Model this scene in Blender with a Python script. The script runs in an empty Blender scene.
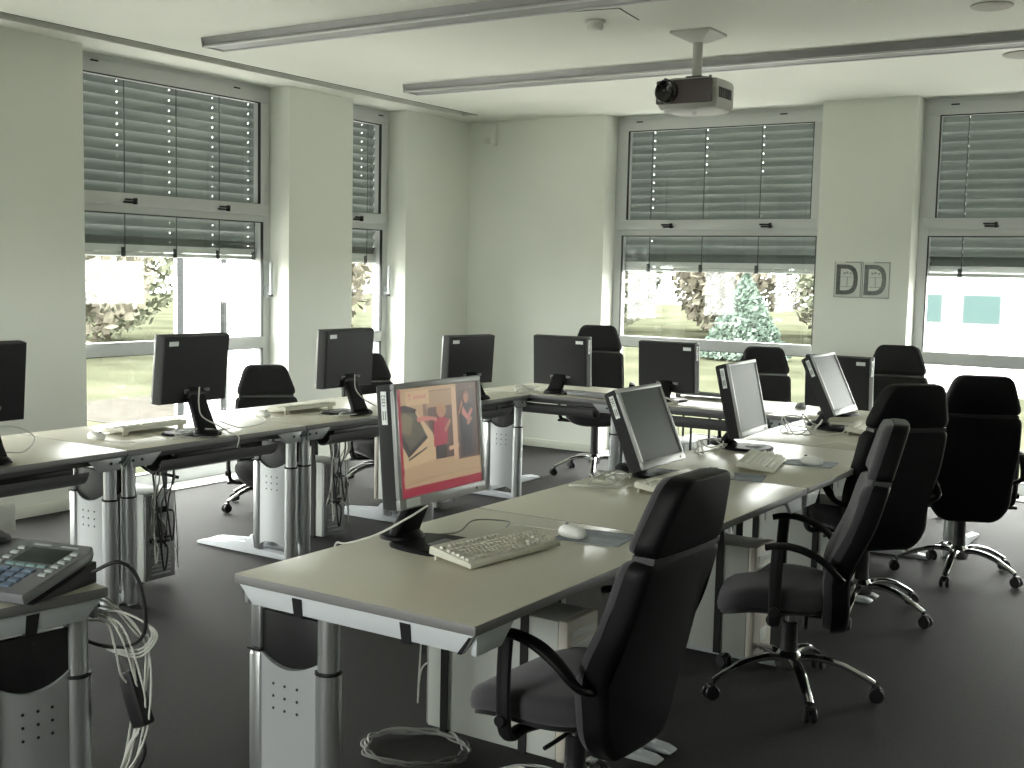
import bpy, bmesh, math, random
from mathutils import Vector, Matrix
rnd = random.Random(7)
PI = math.pi
S = bpy.context.scene
COL = S.collection
XL, YB, XR, YR, HC = -6.37, 9.03, 2.6, -2.6, 2.92      # room: left wall, back wall, right wall, rear wall, ceiling
DT = 0.73                                              # desk top height

# ------------------------------------------------------------------ materials
MATS = {}
def mat(name, col, rough=.5, metal=0., spec=.5, var=0., vscale=8., bump=0., bscale=200., sheen=0., emit=None, estr=0., coat=0.):
    if name in MATS: return MATS[name]
    m = bpy.data.materials.new(name); m.use_nodes = True
    nt = m.node_tree; b = nt.nodes['Principled BSDF']
    c = (*col, 1)
    b.inputs['Base Color'].default_value = c
    b.inputs['Roughness'].default_value = rough
    b.inputs['Metallic'].default_value = metal
    b.inputs['Specular IOR Level'].default_value = spec
    if sheen:
        b.inputs['Sheen Weight'].default_value = sheen; b.inputs['Sheen Roughness'].default_value = .5
    if coat: b.inputs['Coat Weight'].default_value = coat
    if emit:
        b.inputs['Emission Color'].default_value = (*emit, 1); b.inputs['Emission Strength'].default_value = estr
    tc = None
    if var or bump:
        tc = nt.nodes.new('ShaderNodeTexCoord')
    if var:
        n = nt.nodes.new('ShaderNodeTexNoise'); n.inputs['Scale'].default_value = vscale; n.inputs['Detail'].default_value = 5
        r = nt.nodes.new('ShaderNodeMapRange'); r.inputs['From Min'].default_value = .3; r.inputs['From Max'].default_value = .7
        r.inputs['To Min'].default_value = 1 - var; r.inputs['To Max'].default_value = 1 + var
        mx = nt.nodes.new('ShaderNodeVectorMath'); mx.operation = 'SCALE'; mx.inputs[0].default_value = col
        nt.links.new(tc.outputs['Object'], n.inputs['Vector']); nt.links.new(n.outputs['Fac'], r.inputs['Value'])
        nt.links.new(r.outputs['Result'], mx.inputs['Scale']); nt.links.new(mx.outputs['Vector'], b.inputs['Base Color'])
    if bump:
        n2 = nt.nodes.new('ShaderNodeTexNoise'); n2.inputs['Scale'].default_value = bscale; n2.inputs['Detail'].default_value = 3
        bp = nt.nodes.new('ShaderNodeBump'); bp.inputs['Strength'].default_value = bump; bp.inputs['Distance'].default_value = .004
        nt.links.new(tc.outputs['Object'], n2.inputs['Vector']); nt.links.new(n2.outputs['Fac'], bp.inputs['Height'])
        nt.links.new(bp.outputs['Normal'], b.inputs['Normal'])
    MATS[name] = m
    return m

def glass_mat():
    m = bpy.data.materials.new('window_glass'); m.use_nodes = True
    nt = m.node_tree; nt.nodes.clear()
    o = nt.nodes.new('ShaderNodeOutputMaterial'); mix = nt.nodes.new('ShaderNodeMixShader')
    t = nt.nodes.new('ShaderNodeBsdfTransparent'); t.inputs['Color'].default_value = (.96, .97, .965, 1)
    g = nt.nodes.new('ShaderNodeBsdfGlossy'); g.inputs['Roughness'].default_value = .02
    f = nt.nodes.new('ShaderNodeFresnel'); f.inputs['IOR'].default_value = 1.45
    ge = nt.nodes.new('ShaderNodeNewGeometry'); mr = nt.nodes.new('ShaderNodeMapRange')     # same reflectance on both faces of the pane
    mr.inputs['To Min'].default_value = 1.45; mr.inputs['To Max'].default_value = 1/1.45
    nt.links.new(ge.outputs['Backfacing'], mr.inputs['Value']); nt.links.new(mr.outputs['Result'], f.inputs['IOR'])
    nt.links.new(f.outputs['Fac'], mix.inputs['Fac']); nt.links.new(t.outputs[0], mix.inputs[1])
    nt.links.new(g.outputs[0], mix.inputs[2]); nt.links.new(mix.outputs[0], o.inputs['Surface'])
    MATS['glass'] = m
    return m

wall_m   = mat('wall_paint', (.765, .785, .725), .85, var=.02, vscale=1.5, bump=.08, bscale=120)
ceil_m   = mat('ceiling_paint', (.76, .775, .71), .9, var=.025, vscale=1.2)
floor_m  = mat('carpet', (.0088, .0079, .0074), .74, spec=.22, var=.6, vscale=75, bump=.6, bscale=260, sheen=.05)
frame_m  = mat('window_frame_paint', (.55, .565, .56), .4)
gasket_m = mat('black_rubber', (.012, .013, .012), .6)
sill_m   = mat('white_sill', (.8, .82, .8), .3)
blind_m  = mat('blind_slat_grey_green', (.19, .212, .197), .5, var=.04, vscale=4)
rail_m   = mat('blind_rail_aluminium', (.74, .76, .74), .35, metal=.2)
tape_m   = mat('blind_tape', (.06, .07, .065), .8)
alu_m    = mat('brushed_aluminium', (.55, .56, .57), .32, metal=.85)
alu2_m   = mat('grey_painted_metal', (.36, .37, .385), .4, metal=.3)
panel_m  = mat('silver_leg_panel', (.46, .47, .485), .42, metal=.35)
white_m  = mat('white_metal', (.62, .645, .68), .42)
desk_m   = mat('desk_laminate_beige', (.60, .575, .48), .32, spec=.55, var=.015, vscale=30)
edge_m   = mat('desk_edge_grey', (.21, .205, .21), .5)
black_m  = mat('black_plastic', (.008, .008, .009), .45, spec=.4)
blackg_m = mat('black_gloss_plastic', (.005, .005, .0055), .5, spec=.16)
dark_m   = mat('dark_grey_tray', (.115, .115, .118), .5)
chrome_m = mat('chrome', (.72, .72, .73), .12, metal=1)
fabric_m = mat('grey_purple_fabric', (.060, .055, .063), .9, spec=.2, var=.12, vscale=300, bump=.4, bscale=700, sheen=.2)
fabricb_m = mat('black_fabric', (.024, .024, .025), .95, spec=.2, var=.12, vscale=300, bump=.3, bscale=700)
monb_m   = mat('monitor_black', (.009, .009, .0105), .5, spec=.35)
mons_m   = mat('monitor_silver', (.36, .365, .365), .38, metal=.25)
off_m    = mat('screen_off', (.062, .072, .066), .42, spec=.14)
sticker_m = mat('white_label', (.85, .87, .87), .6)
ink_m    = mat('label_ink', (.04, .04, .045), .7)
kb_m     = mat('keyboard_ivory', (.66, .65, .56), .5)
kbk_m    = mat('key_ivory', (.74, .73, .65), .5)
kbg_m    = mat('keyboard_grey', (.16, .165, .17), .5)
mouse_m  = mat('mouse_white', (.78, .79, .75), .3)
pad_m    = mat('mousepad_bluegrey', (.25, .28, .33), .6, var=.35, vscale=14)
cablew_m = mat('white_cable', (.60, .60, .56), .5)
cableg_m = mat('grey_cable', (.25, .25, .24), .5)
cableb_m = mat('black_cable', (.012, .012, .012), .5)
pc_m     = mat('pc_white', (.60, .62, .58), .5)
pcbz_m   = mat('pc_beige_bezel', (.55, .51, .45), .5)
pcr_m    = mat('pc_rear_metal', (.34, .34, .345), .45, metal=.4, var=.15, vscale=30)
strap_m  = mat('black_strap', (.010, .010, .010), .8)
lamp_m   = mat('lamp_profile', (.33, .33, .33), .45, metal=.2)
lampl_m  = mat('lamp_profile_edge', (.55, .56, .56), .4, metal=.2)
paper_m  = mat('white_paper', (.76, .76, .72), .8)
sheet_m  = mat('poster_sheet', (.62, .65, .60), .35)
posterd_m = mat('poster_letter_grey', (.10, .105, .10), .6, var=.35, vscale=60)
posterg_m = mat('poster_print_grey', (.30, .32, .31), .6)
projd_m  = mat('projector_dark', (.085, .065, .068), .4)
projl_m  = mat('projector_light', (.48, .48, .45), .45)
lens_m   = mat('lens_black', (.006, .006, .007), .08)
phone_m  = mat('phone_grey', (.15, .153, .165), .5)
phonek_m = mat('phone_key_blue', (.13, .18, .26), .45)
phonel_m = mat('phone_lcd', (.022, .03, .028), .5, spec=.2)
phonew_m = mat('phone_key_light', (.42, .46, .46), .45)
phonet_m = mat('phone_softkey_teal', (.20, .30, .31), .45)
plastic_w = mat('white_plastic', (.72, .73, .68), .5)
glass_m  = glass_mat()

# ------------------------------------------------------------------ mesh builder
def catmull(pts, n=6):
    P = [Vector(p) for p in pts]
    if len(P) < 3: return P
    P = [P[0]*2 - P[1]] + P + [P[-1]*2 - P[-2]]
    out = []
    for i in range(1, len(P)-2):
        a, b, c, d = P[i-1:i+3]
        for k in range(n):
            t = k/n
            out.append(.5*((2*b) + (c-a)*t + (2*a-5*b+4*c-d)*t*t + (3*b-a-3*c+d)*t**3))
    out.append(P[-2]); return out

def rrect(w, h, r, n=5):
    o = []
    for cx, cy, a0 in ((w/2-r, h/2-r, 0), (-w/2+r, h/2-r, PI/2), (-w/2+r, -h/2+r, PI), (w/2-r, -h/2+r, 1.5*PI)):
        o += [(cx+r*math.cos(a0+PI/2*k/n), cy+r*math.sin(a0+PI/2*k/n)) for k in range(n+1)]
    return o
def chaikin(pts, it=2):
    for _ in range(it):
        o = []
        for i in range(len(pts)):
            a, b = pts[i], pts[(i+1) % len(pts)]
            o.append(tuple(a[k]*.75+b[k]*.25 for k in range(len(a)))); o.append(tuple(a[k]*.25+b[k]*.75 for k in range(len(a))))
        pts = o
    return pts

class MB:
    def __init__(s): s.bm = bmesh.new(); s.mats = []
    def mi(s, m):
        if m is None: return 0
        if m not in s.mats: s.mats.append(m)
        return s.mats.index(m)
    def faces_mat(s, fs, m):
        i = s.mi(m)
        for f in fs: f.material_index = i
    def box(s, lo, hi, m=None, bev=0., M=None, seg=2):
        b2 = bmesh.new()
        vs = [b2.verts.new((x, y, z)) for x in (lo[0], hi[0]) for y in (lo[1], hi[1]) for z in (lo[2], hi[2])]
        for q in ((0,1,3,2),(4,6,7,5),(0,4,5,1),(2,3,7,6),(0,2,6,4),(1,5,7,3)): b2.faces.new([vs[i] for i in q])
        if bev: bmesh.ops.bevel(b2, geom=b2.edges[:], offset=bev, segments=seg, affect='EDGES', profile=.5)
        s.merge(b2, m, M); return s
    def merge(s, b2, m=None, M=None):
        bmesh.ops.recalc_face_normals(b2, faces=b2.faces[:])
        i = s.mi(m); mp = {}
        for v in b2.verts:
            mp[v] = s.bm.verts.new(M @ v.co if M is not None else v.co)
        for f in b2.faces:
            try:
                nf = s.bm.faces.new([mp[v] for v in f.verts]); nf.material_index = i
            except ValueError: pass
        b2.free()
    def prism(s, poly, a, b, axis='z', m=None, M=None, bev=0.):
        """extrude 2-D polygon from a to b along axis ('x': poly=(y,z); 'y': poly=(x,z); 'z': poly=(x,y))"""
        f = {'x': lambda p, t: (t, p[0], p[1]), 'y': lambda p, t: (p[0], t, p[1]), 'z': lambda p, t: (p[0], p[1], t)}[axis]
        b2 = bmesh.new()
        A = [b2.verts.new(f(p, a)) for p in poly]; B = [b2.verts.new(f(p, b)) for p in poly]
        n = len(poly)
        b2.faces.new(A); b2.faces.new(B[::-1])
        for i in range(n): b2.faces.new([A[i], A[(i+1) % n], B[(i+1) % n], B[i]])
        if bev: bmesh.ops.bevel(b2, geom=b2.edges[:], offset=bev, segments=2, affect='EDGES', profile=.5)
        s.merge(b2, m, M); return s
    def loft(s, rings, m=None, M=None, cap=True):
        b2 = bmesh.new()
        R = [[b2.verts.new(p) for p in r] for r in rings]
        n = len(rings[0])
        for a, b in zip(R, R[1:]):
            for i in range(n): b2.faces.new([a[i], a[(i+1) % n], b[(i+1) % n], b[i]])
        if cap: b2.faces.new(R[0][::-1]); b2.faces.new(R[-1])
        s.merge(b2, m, M); return s
    def tube(s, pts, r, m=None, seg=8, n=5, flat=None, up=(0, 0, 1), smooth=True, M=None):
        P = catmull(pts, n) if smooth else [Vector(p) for p in pts]
        rings = []; N = len(P)
        u = None
        for i, p in enumerate(P):
            d = (P[min(i+1, N-1)] - P[max(i-1, 0)]).normalized()
            if flat or u is None:
                ref = Vector(up) if abs(d.dot(Vector(up))) < .97 else Vector((1, 0, 0))
                u = (ref - d*ref.dot(d)).normalized()
            else:
                u = (u - d*u.dot(d)).normalized()
            v = d.cross(u)
            if callable(r): rr = r(i/(N-1))
            else: rr = r
            ru, rv = (rr*flat[0], rr*flat[1]) if flat else (rr, rr)
            rings.append([p + u*ru*math.cos(2*PI*k/seg) + v*rv*math.sin(2*PI*k/seg) for k in range(seg)])
        return s.loft(rings, m, M)
    def cyl(s, p0, p1, r, m=None, seg=20, r1=None, bev=0.):
        p0, p1 = Vector(p0), Vector(p1); d = (p1-p0).normalized()
        ref = Vector((0, 0, 1)) if abs(d.z) < .9 else Vector((1, 0, 0))
        u = (ref - d*ref.dot(d)).normalized(); v = d.cross(u)
        r1 = r if r1 is None else r1
        L = (p1-p0).length
        def ring(t, rr): return [p0 + d*t + (u*math.cos(2*PI*k/seg)+v*math.sin(2*PI*k/seg))*rr for k in range(seg)]
        if bev: rs = [ring(0, r-bev), ring(bev, r), ring(L-bev, r1), ring(L, r1-bev)]
        else: rs = [ring(0, r), ring(L, r1)]
        return s.loft(rs, m)
    def lathe(s, prof, m=None, seg=24, M=None):
        return s.loft([[(r*math.cos(2*PI*k/seg), r*math.sin(2*PI*k/seg), z) for k in range(seg)] for r, z in prof], m, M)
    def poly(s, pts, m=None):
        f = s.bm.faces.new([s.bm.verts.new(p) for p in pts]); f.material_index = s.mi(m); return s
    def build(s, name, m=None, parent=None, smooth=35, M=None):
        me = bpy.data.meshes.new(name); s.bm.to_mesh(me); s.bm.free()
        ms = s.mats if s.mats and s.mats[0] is not None else []
        if m is not None and not ms: ms = [m]
        for x in ms: me.materials.append(x if x is not None else m)
        if smooth:
            me.shade_smooth(); me.set_sharp_from_angle(angle=math.radians(smooth))
        o = bpy.data.objects.new(name, me); COL.objects.link(o)
        if parent is not None: o.parent = parent
        if M is not None: o.matrix_local = M
        return o

def tag(o, label=None, cat=None, group=None, kind=None):
    if label: o['label'] = label
    if cat: o['category'] = cat
    if group: o['group'] = group
    if kind: o['kind'] = kind
    return o
def thing(name, label, cat, loc=(0,0,0), rz=0., group=None, kind=None):
    o = bpy.data.objects.new(name, None); COL.objects.link(o); o.empty_display_size = .1
    o.location = loc; o.rotation_euler = (0, 0, rz)
    return tag(o, label, cat, group, kind)
def copy_tree(o, parent=None):
    c = o.copy(); COL.objects.link(c)
    if parent is not None: c.parent = parent
    for ch in list(o.children): copy_tree(ch, c)
    return c
def box(lo, hi, **k): return MB().box(lo, hi, **k)
def text_bm(mb, body, size, m, M, depth=.0006):
    cu = bpy.data.curves.new('txt', 'FONT'); cu.body = body; cu.size = size; cu.align_x = 'CENTER'; cu.align_y = 'CENTER'; cu.extrude = depth
    o = bpy.data.objects.new('txt', cu); COL.objects.link(o)
    dg = bpy.context.evaluated_depsgraph_get(); dg.update()
    me = bpy.data.meshes.new_from_object(o.evaluated_get(dg))
    b2 = bmesh.new(); b2.from_mesh(me); mb.merge(b2, m, M)
    bpy.data.objects.remove(o); bpy.data.curves.remove(cu); bpy.data.meshes.remove(me)

# ------------------------------------------------------------------ room shell
WT = .34
WZ1 = HC                                        # openings reach the ceiling
L_OPEN = [(-.30, 1.55), (2.25, 4.10), (4.83, 6.665), (7.394, 8.094)]
B_OPEN = [(-4.947, -3.061), (-2.349, -.463), (.25, 2.13)]
def pier_spans(lo, hi, ops):
    out = []; a = lo
    for p, q in ops: out.append((a, p)); a = q
    out.append((a, hi)); return out
mb = MB()
for a, b in pier_spans(YR, YB+WT, L_OPEN): mb.box((XL-WT, a, -.02), (XL, b, HC+.1))
for a, b in L_OPEN: mb.box((XL-WT, a, HC), (XL, b, HC+.1)); mb.box((XL-WT, a, -.12), (XL, b, -.001))
tag(mb.build('wall_left', wall_m, smooth=0), kind='structure')
mb = MB()
for a, b in pier_spans(XL, XR, B_OPEN): mb.box((a, YB, -.02), (b, YB+WT, HC+.1))
for a, b in B_OPEN: mb.box((a, YB, HC), (b, YB+WT, HC+.1)); mb.box((a, YB, -.12), (b, YB+WT, -.001))
tag(mb.build('wall_back', wall_m, smooth=0), kind='structure')
tag(box((XR, YR, -.02), (XR+.3, YB+WT, HC+.1)).build('wall_right', wall_m, smooth=0), kind='structure')
R_OPEN = (-3.4, -1.4)
mb = MB(); mb.box((XL, YR-.3, -.02), (R_OPEN[0], YR, HC+.1)); mb.box((R_OPEN[1], YR-.3, -.02), (XR, YR, HC+.1))
mb.box((R_OPEN[0], YR-.3, 2.75), (R_OPEN[1], YR, HC+.1)); mb.box((R_OPEN[0], YR-.3, -.02), (R_OPEN[1], YR, .95))
tag(mb.build('wall_rear', wall_m, smooth=0), kind='structure')
mb = MB(); mb.box((XL-WT, YR-.3, -.12), (XR+.3, YB+WT, 0))
tag(mb.build('floor', floor_m, smooth=0), kind='structure')
# ceiling with the long groove beside the window wall
gx0, gx1, gy1 = -6.16, -5.99, 8.60
mb = MB()
mb.box((gx1, YR, HC), (XR, YB, HC+.12)); mb.box((XL, YR, HC), (gx0, YB, HC+.12))
mb.box((gx0, gy1, HC), (gx1, YB, HC+.12)); mb.box((gx0, YR, HC+.05), (gx1, gy1, HC+.12))
tag(mb.build('ceiling', ceil_m, smooth=0), kind='structure')
mb = MB(); mb.box((gx1-.004, YR, HC-.003), (gx1+.004, gy1, HC+.04)); mb.box((gx0+.02, YR, HC+.03), (gx0+.05, gy1, HC+.05))
tag(mb.build('trim_1', mat('groove_track', (.10, .10, .095), .6), smooth=0), kind='structure')
# skirting
mb = MB()
for a, b in pier_spans(YR, YB, L_OPEN): mb.box((XL, a, 0), (XL+.014, b, .07), bev=.003)
tag(mb.build('baseboard_left', mat('skirting', (.66, .68, .60), .5)), kind='structure')
mb = MB()
for a, b in pier_spans(XL, XR, B_OPEN): mb.box((a, YB-.014, 0), (b, YB, .07), bev=.003)
tag(mb.build('baseboard_back', MATS['skirting']), kind='structure')

def window(n, M, w, latches, handle):
    """local frame: u along the wall, v outwards, z up"""
    root = thing('window_%d' % n, None, None, kind='structure'); root.matrix_world = M
    J, V0, V1 = .075, .20, .28
    f = MB()
    f.box((0, V0, 0), (J, V1, HC)); f.box((w-J, V0, 0), (w, V1, HC))
    f.box((J, V0, 2.83), (w-J, V1, HC)); f.box((J, V0, .012), (w-J, V1, .10))
    f.box((J, V0-.004, .94), (w-J, V1, 1.03), bev=.004); f.box((J, V0, 1.90), (w-J, V1, 1.975), bev=.003)
    f.build('window_frame', frame_m, root)
    s = MB(); s0, s1 = .035, .125
    s.box((s0, V0-.022, 1.955), (w-s0, V0+.05, 2.04), bev=.004); s.box((s0, V0-.022, 2.79), (w-s0, V0+.05, 2.885), bev=.004)
    s.box((s0, V0-.022, 2.04), (s1, V0+.05, 2.79), bev=.004); s.box((w-s1, V0-.022, 2.04), (w-s0, V0+.05, 2.79), bev=.004)
    s.build('sash', frame_m, root)
    g = MB()
    def ring(u0, u1, z0, z1, v, t=.007):
        g.box((u0, v-.004, z0), (u0+t, v+.02, z1)); g.box((u1-t, v-.004, z0), (u1, v+.02, z1))
        g.box((u0, v-.004, z1-t), (u1, v+.02, z1)); g.box((u0, v-.004, z0), (u1, v+.02, z0+.003))
    ring(s1-.004, w-s1+.004, 2.036, 2.794, V0-.018); ring(J-.003, w-J+.003, 1.028, 1.903, V0+.002); ring(J-.003, w-J+.003, .097, .943, V0+.002)
    g.build('gasket', gasket_m, root, smooth=0)
    for z0, z1, u0 in ((2.036, 2.794, s1-.005), (1.027, 1.904, J-.005), (.096, .944, J-.005)):
        box((u0, .238, z0), (w-u0, .244, z1)).build('glass_pane', glass_m, root, smooth=0)
    for u in latches:
        h = MB()
        h.box((u-.05, V0-.035, 1.968), (u+.05, V0-.022, 1.982), bev=.003); h.box((u+.025, V0-.06, 1.962), (u+.043, V0-.03, 2.005), bev=.004)
        h.box((u-.055, V0-.06, 1.985), (u+.03, V0-.045, 1.999), bev=.004, M=None)
        h.build('latch', black_m, root)
    for u in (w*.12, w*.8): box((u-.03, V0-.03, 2.862), (u+.03, V0-.022, 2.872), bev=.002).build('vent_slot', gasket_m, root)
    if handle:
        u = w-.037
        h = MB(); h.box((u-.014, V0-.016, 1.33), (u+.014, V0, 1.42), bev=.004)
        h.tube([(u, V0-.016, 1.36), (u, V0-.05, 1.36)], .009, smooth=False); h.box((u-.011, V0-.06, 1.345), (u+.011, V0-.04, 1.60), bev=.006)
        h.build('handle', white_m, root)
        box((u-.012, V0-.061, 1.335), (u+.012, V0-.039, 1.352), bev=.004).build('handle_cap', black_m, root)
    return root
def blind(M, w, label, tapes, low=1.615):
    if hasattr(label, 'name'):                        # windows beyond the picture: the blind is a part of the window
        root = bpy.data.objects.new('blind', None); COL.objects.link(root); root.parent = label
    else:
        root = thing('venetian_blind', label, 'blind', group='outside venetian blinds'); root.matrix_world = M
    V, chord, pitch = .318, .082, .0715
    u0, u1 = .03, w-.03
    cuts = [u0]
    for t in tapes: cuts += [t-.0025, t+.0025]
    cuts.append(u1)
    tilt = math.radians(60)
    b = bmesh.new()
    z = HC-.06
    while z > low+.075:
        prof = []
        for k in range(9):
            s_ = (k/8-.5)*chord; c_ = .015*(1-(2*k/8-1)**2)
            prof.append((V + s_*math.cos(tilt) + c_*math.sin(tilt), z - s_*math.sin(tilt) + c_*math.cos(tilt)))
        for ci in range(len(cuts)-1):
            hole = ci % 2 == 1
            for k in range(8):
                if hole and k == 4: continue
                p, q = prof[k], prof[k+1]
                vs = [b.verts.new(x) for x in ((cuts[ci], p[0], p[1]), (cuts[ci+1], p[0], p[1]), (cuts[ci+1], q[0], q[1]), (cuts[ci], q[0], q[1]))]
                b.faces.new(vs)
        z -= pitch
    bmesh.ops.remove_doubles(b, verts=b.verts[:], dist=.0002)
    m_ = MB(); m_.merge(b, None); m_.build('slats', blind_m, root, smooth=60)
    r = MB()                                         # gathered slats and bottom rail
    for k in range(8): r.box((u0, V-.036, low+.033+.006*k), (u1, V+.036, low+.0382+.006*k))
    r.box((u0, V-.032, low), (u1, V+.032, low+.030), bev=.006)
    r.build('bottom_rail', rail_m, root)
    for t in tapes:
        c = MB(); c.box((t+.006, V-.046, low), (t+.014, V-.044, HC-.02)); c.box((t-.016, V-.046, low-.004), (t+.016, V-.036, low+.062), bev=.003)
        c.build('ladder_tape', tape_m, root)
    for s_ in (u0-.018, u1): box((s_, V-.02, .02), (s_+.018, V+.02, HC-.01)).build('guide_rail', frame_m, root, smooth=0)
    box((u0, V-.05, HC-.045), (u1, V+.05, HC-.005)).build('head_box', rail_m, root, smooth=0)
def Lm(y0): return Matrix.Translation((XL, y0, 0)) @ Matrix.Rotation(PI/2, 4, 'Z')
def Bm(x0): return Matrix.Translation((x0, YB, 0))
wn = 0
ltxt = {2: 'grey-green venetian blind half lowered outside the wide window of the left wall', 3: 'narrow grey-green venetian blind half lowered outside the slim window near the corner'}
for i, (a, b) in enumerate(L_OPEN):
    wn += 1; w = b-a
    narrow = w < 1
    wr = window(wn, Lm(a), w, [w*.38] if narrow else [.49, 1.33], True)
    if i < 2: blind(Lm(a), w, wr, [.1, .97, w-.1], 1.615)
    else:
        blind(Lm(a), w, ltxt[i], [.08, .5] if narrow else [.1, .52, .97, w-.46, w-.1], 1.615)
btxt = ['grey-green venetian blind half lowered outside the window left of the letter posters', 'grey-green venetian blind half lowered outside the window right of the letter posters']
for i, (a, b) in enumerate(B_OPEN):
    wn += 1; w = b-a
    wr = window(wn, Bm(a), w, [w*.28, w*.745], False)
    if i == 2: blind(Bm(a), w, wr, [.1, .97, w-.1], 1.60)
    if i < 2: blind(Bm(a), w, btxt[i], [.06, .30, .79, 1.29, 1.80], 1.60)
mb = MB()
for a, b in L_OPEN: mb.box((XL-.20, a, 0), (XL+.02, b, .012), bev=.003)
tag(mb.build('trim_2', sill_m), kind='structure')
mb = MB()
for a, b in B_OPEN: mb.box((a, YB-.02, 0), (b, YB+.20, .012), bev=.003)
tag(mb.build('trim_3', sill_m), kind='structure')
# rear window (behind the photographer)
wn += 1
root = thing('window_%d' % wn, None, None, kind='structure')
f = MB()
for x in (-3.4, -2.43, -1.47): f.box((x, YR-.16, .95), (x+.07, YR-.08, 2.75))
f.box((-3.4, YR-.16, .95), (-1.4, YR-.08, 1.02)); f.box((-3.4, YR-.16, 2.68), (-1.4, YR-.08, 2.75))
f.build('window_frame', frame_m, root, smooth=0)
box((-3.35, YR-.125, 1.0), (-1.45, YR-.12, 2.7)).build('glass_pane', glass_m, root, smooth=0)

# ------------------------------------------------------------------ ceiling fittings
for y, lab in ((5.13, 'long grey ceiling lamp profile nearest the camera, cut off by the top of the photo'), (7.07, 'long grey ceiling lamp profile running behind the projector')):
    r = thing('ceiling_light', lab, 'ceiling light', (0, y, HC), group='linear ceiling lights')
    MB().prism([(-.095, 0), (.095, 0), (.075, -.05), (-.075, -.05)], -5.52, XR-.3, 'x').build('lamp_housing', lamp_m, r)
    MB().prism([(-.075, -.05), (.075, -.05), (.07, -.0505), (-.07, -.0505)], -5.5, XR-.32, 'x').build('diffuser', lamp_m, r)
    mb = MB()
    for s_ in (-1, 1): mb.box((-5.52, s_*.08-.012, -.058), (XR-.3, s_*.08+.012, -.046), bev=.004)
    mb.build('edge_strip', lampl_m, r)
    mb = MB(); mb.prism([(-.097, 0), (.097, 0), (.086, -.056), (-.086, -.056)], -5.535, -5.52, 'x'); mb.build('end_cap', lamp_m, r)

r = thing('smoke_detector', 'small round white smoke detector on the ceiling left of the projector', 'smoke detector', (-3.21, 5.70, HC))
MB().lathe([(.055, 0), (.055, -.012), (.05, -.015)]).build('base_ring', plastic_w, r)
MB().lathe([(.043, -.015), (.045, -.04), (.036, -.052), (.01, -.055)]).build('sensor_head', plastic_w, r)
tag(MB().lathe([(.10, 0), (.10, -.006), (.09, -.010), (.01, -.011)]).build('ceiling_speaker', mat('speaker_grille', (.42, .42, .37), .7), M=Matrix.Translation((-1.30, 6.27, HC))),
    'flat round grille in the ceiling at the top right corner', 'ceiling speaker')
tag(MB().lathe([(.13, 0), (.13, -.006), (.12, -.010), (.01, -.011)]).build('ceiling_vent', mat('vent_grille', (.40, .40, .35), .7), M=Matrix.Translation((-1.38, 7.66, HC))),
    'flat round disc in the ceiling behind the lamp profile at the right edge', 'ceiling vent')
mb = MB()
for a, b in (((-3.35, 5.42), (-2.95, 5.48)), ((-2.95, 5.48), (-2.99, 5.78)), ):
    d = Vector((b[0]-a[0], b[1]-a[1], 0)); n = Vector((-d.y, d.x, 0)).normalized()*.004
    mb.prism([(a[0]+n.x, a[1]+n.y), (b[0]+n.x, b[1]+n.y), (b[0]-n.x, b[1]-n.y), (a[0]-n.x, a[1]-n.y)], HC-.003, HC+.001, 'z')
tag(mb.build('trim_4', MATS['groove_track'], smooth=0), kind='structure')
r = thing('wall_sensor', 'small white box high on the back wall in the corner', 'wall box', (-6.13, YB, 2.80))
box((-.065, -.06, -.10), (.065, 0, .09), bev=.012).build('sensor_housing', plastic_w, r)
box((-.03, -.064, -.09), (.03, -.058, -.03), bev=.006).build('sensor_window', mat('sensor_lens', (.62, .63, .58), .3), r)

# projector
r = thing('projector', 'dark fronted grey projector hanging from the ceiling on a mount', 'projector', (-2.85, 6.24, 0))
mb = MB(); mb.prism(rrect(.25, .25, .02), HC-.012, HC, 'z')
mb.loft([[(x*s_, y*s_, z) for x, y in ((-.12, -.12), (.12, -.12), (.12, .12), (-.12, .12))] for s_, z in ((1, HC-.012), (.30, HC-.055))])
mt = mb.build('ceiling_mount', projl_m, r)
MB().cyl((0, 0, HC-.05), (0, 0, 2.675), .027).build('mount_pole', projl_m, mt)
mb = MB()
mb.box((-.05, -.05, 2.655), (.05, .05, 2.680), bev=.008)
for sx in (-1, 1):
    for sy in (-1, 1):
        mb.tube([(sx*.03, sy*.03, 2.665), (sx*.10, sy*.09, 2.655), (sx*.14, sy*.12, 2.635)], .008, smooth=True)
mb.build('mount_bracket', dark_m, mt)
out = chaikin([(-.175, -.16), (.175, -.16), (.185, .0), (.165, .17), (-.165, .17), (-.185, 0)], 1)
MB().loft([[(x*s_, y*s_, z) for x, y in out] for s_, z in ((.80, 2.478), (.93, 2.49), (1, 2.515), (1, 2.630), (.96, 2.647), (.85, 2.652))]).build('housing', projl_m, r)
mb = MB(); mb.box((-.168, -.172, 2.512), (.168, -.15, 2.642), bev=.008); mb.build('front_panel', projd_m, r)
L = MB(); Mx = Matrix.Translation((-.095, -.165, 2.578)) @ Matrix.Rotation(PI/2, 4, 'X')
L.lathe([(.066, 0), (.066, .035), (.056, .045), (.050, .04), (.02, .02)], M=Mx); L.build('lens', lens_m, r)
mb = MB()
for k in range(7): mb.box((.18, -.10+.025*k, 2.545), (.187, -.09+.025*k, 2.600))
mb.build('side_vents', dark_m, r)
MB().cyl((.02, -.06, 2.478), (.02, -.06, 2.464), .011).build('adjuster_foot', chrome_m, r)
for sx in (-1, 1): MB().cyl((sx*.135, -.12, 2.630), (sx*.135, -.12, 2.662), .009).build('mount_screw', dark_m, r)

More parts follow.
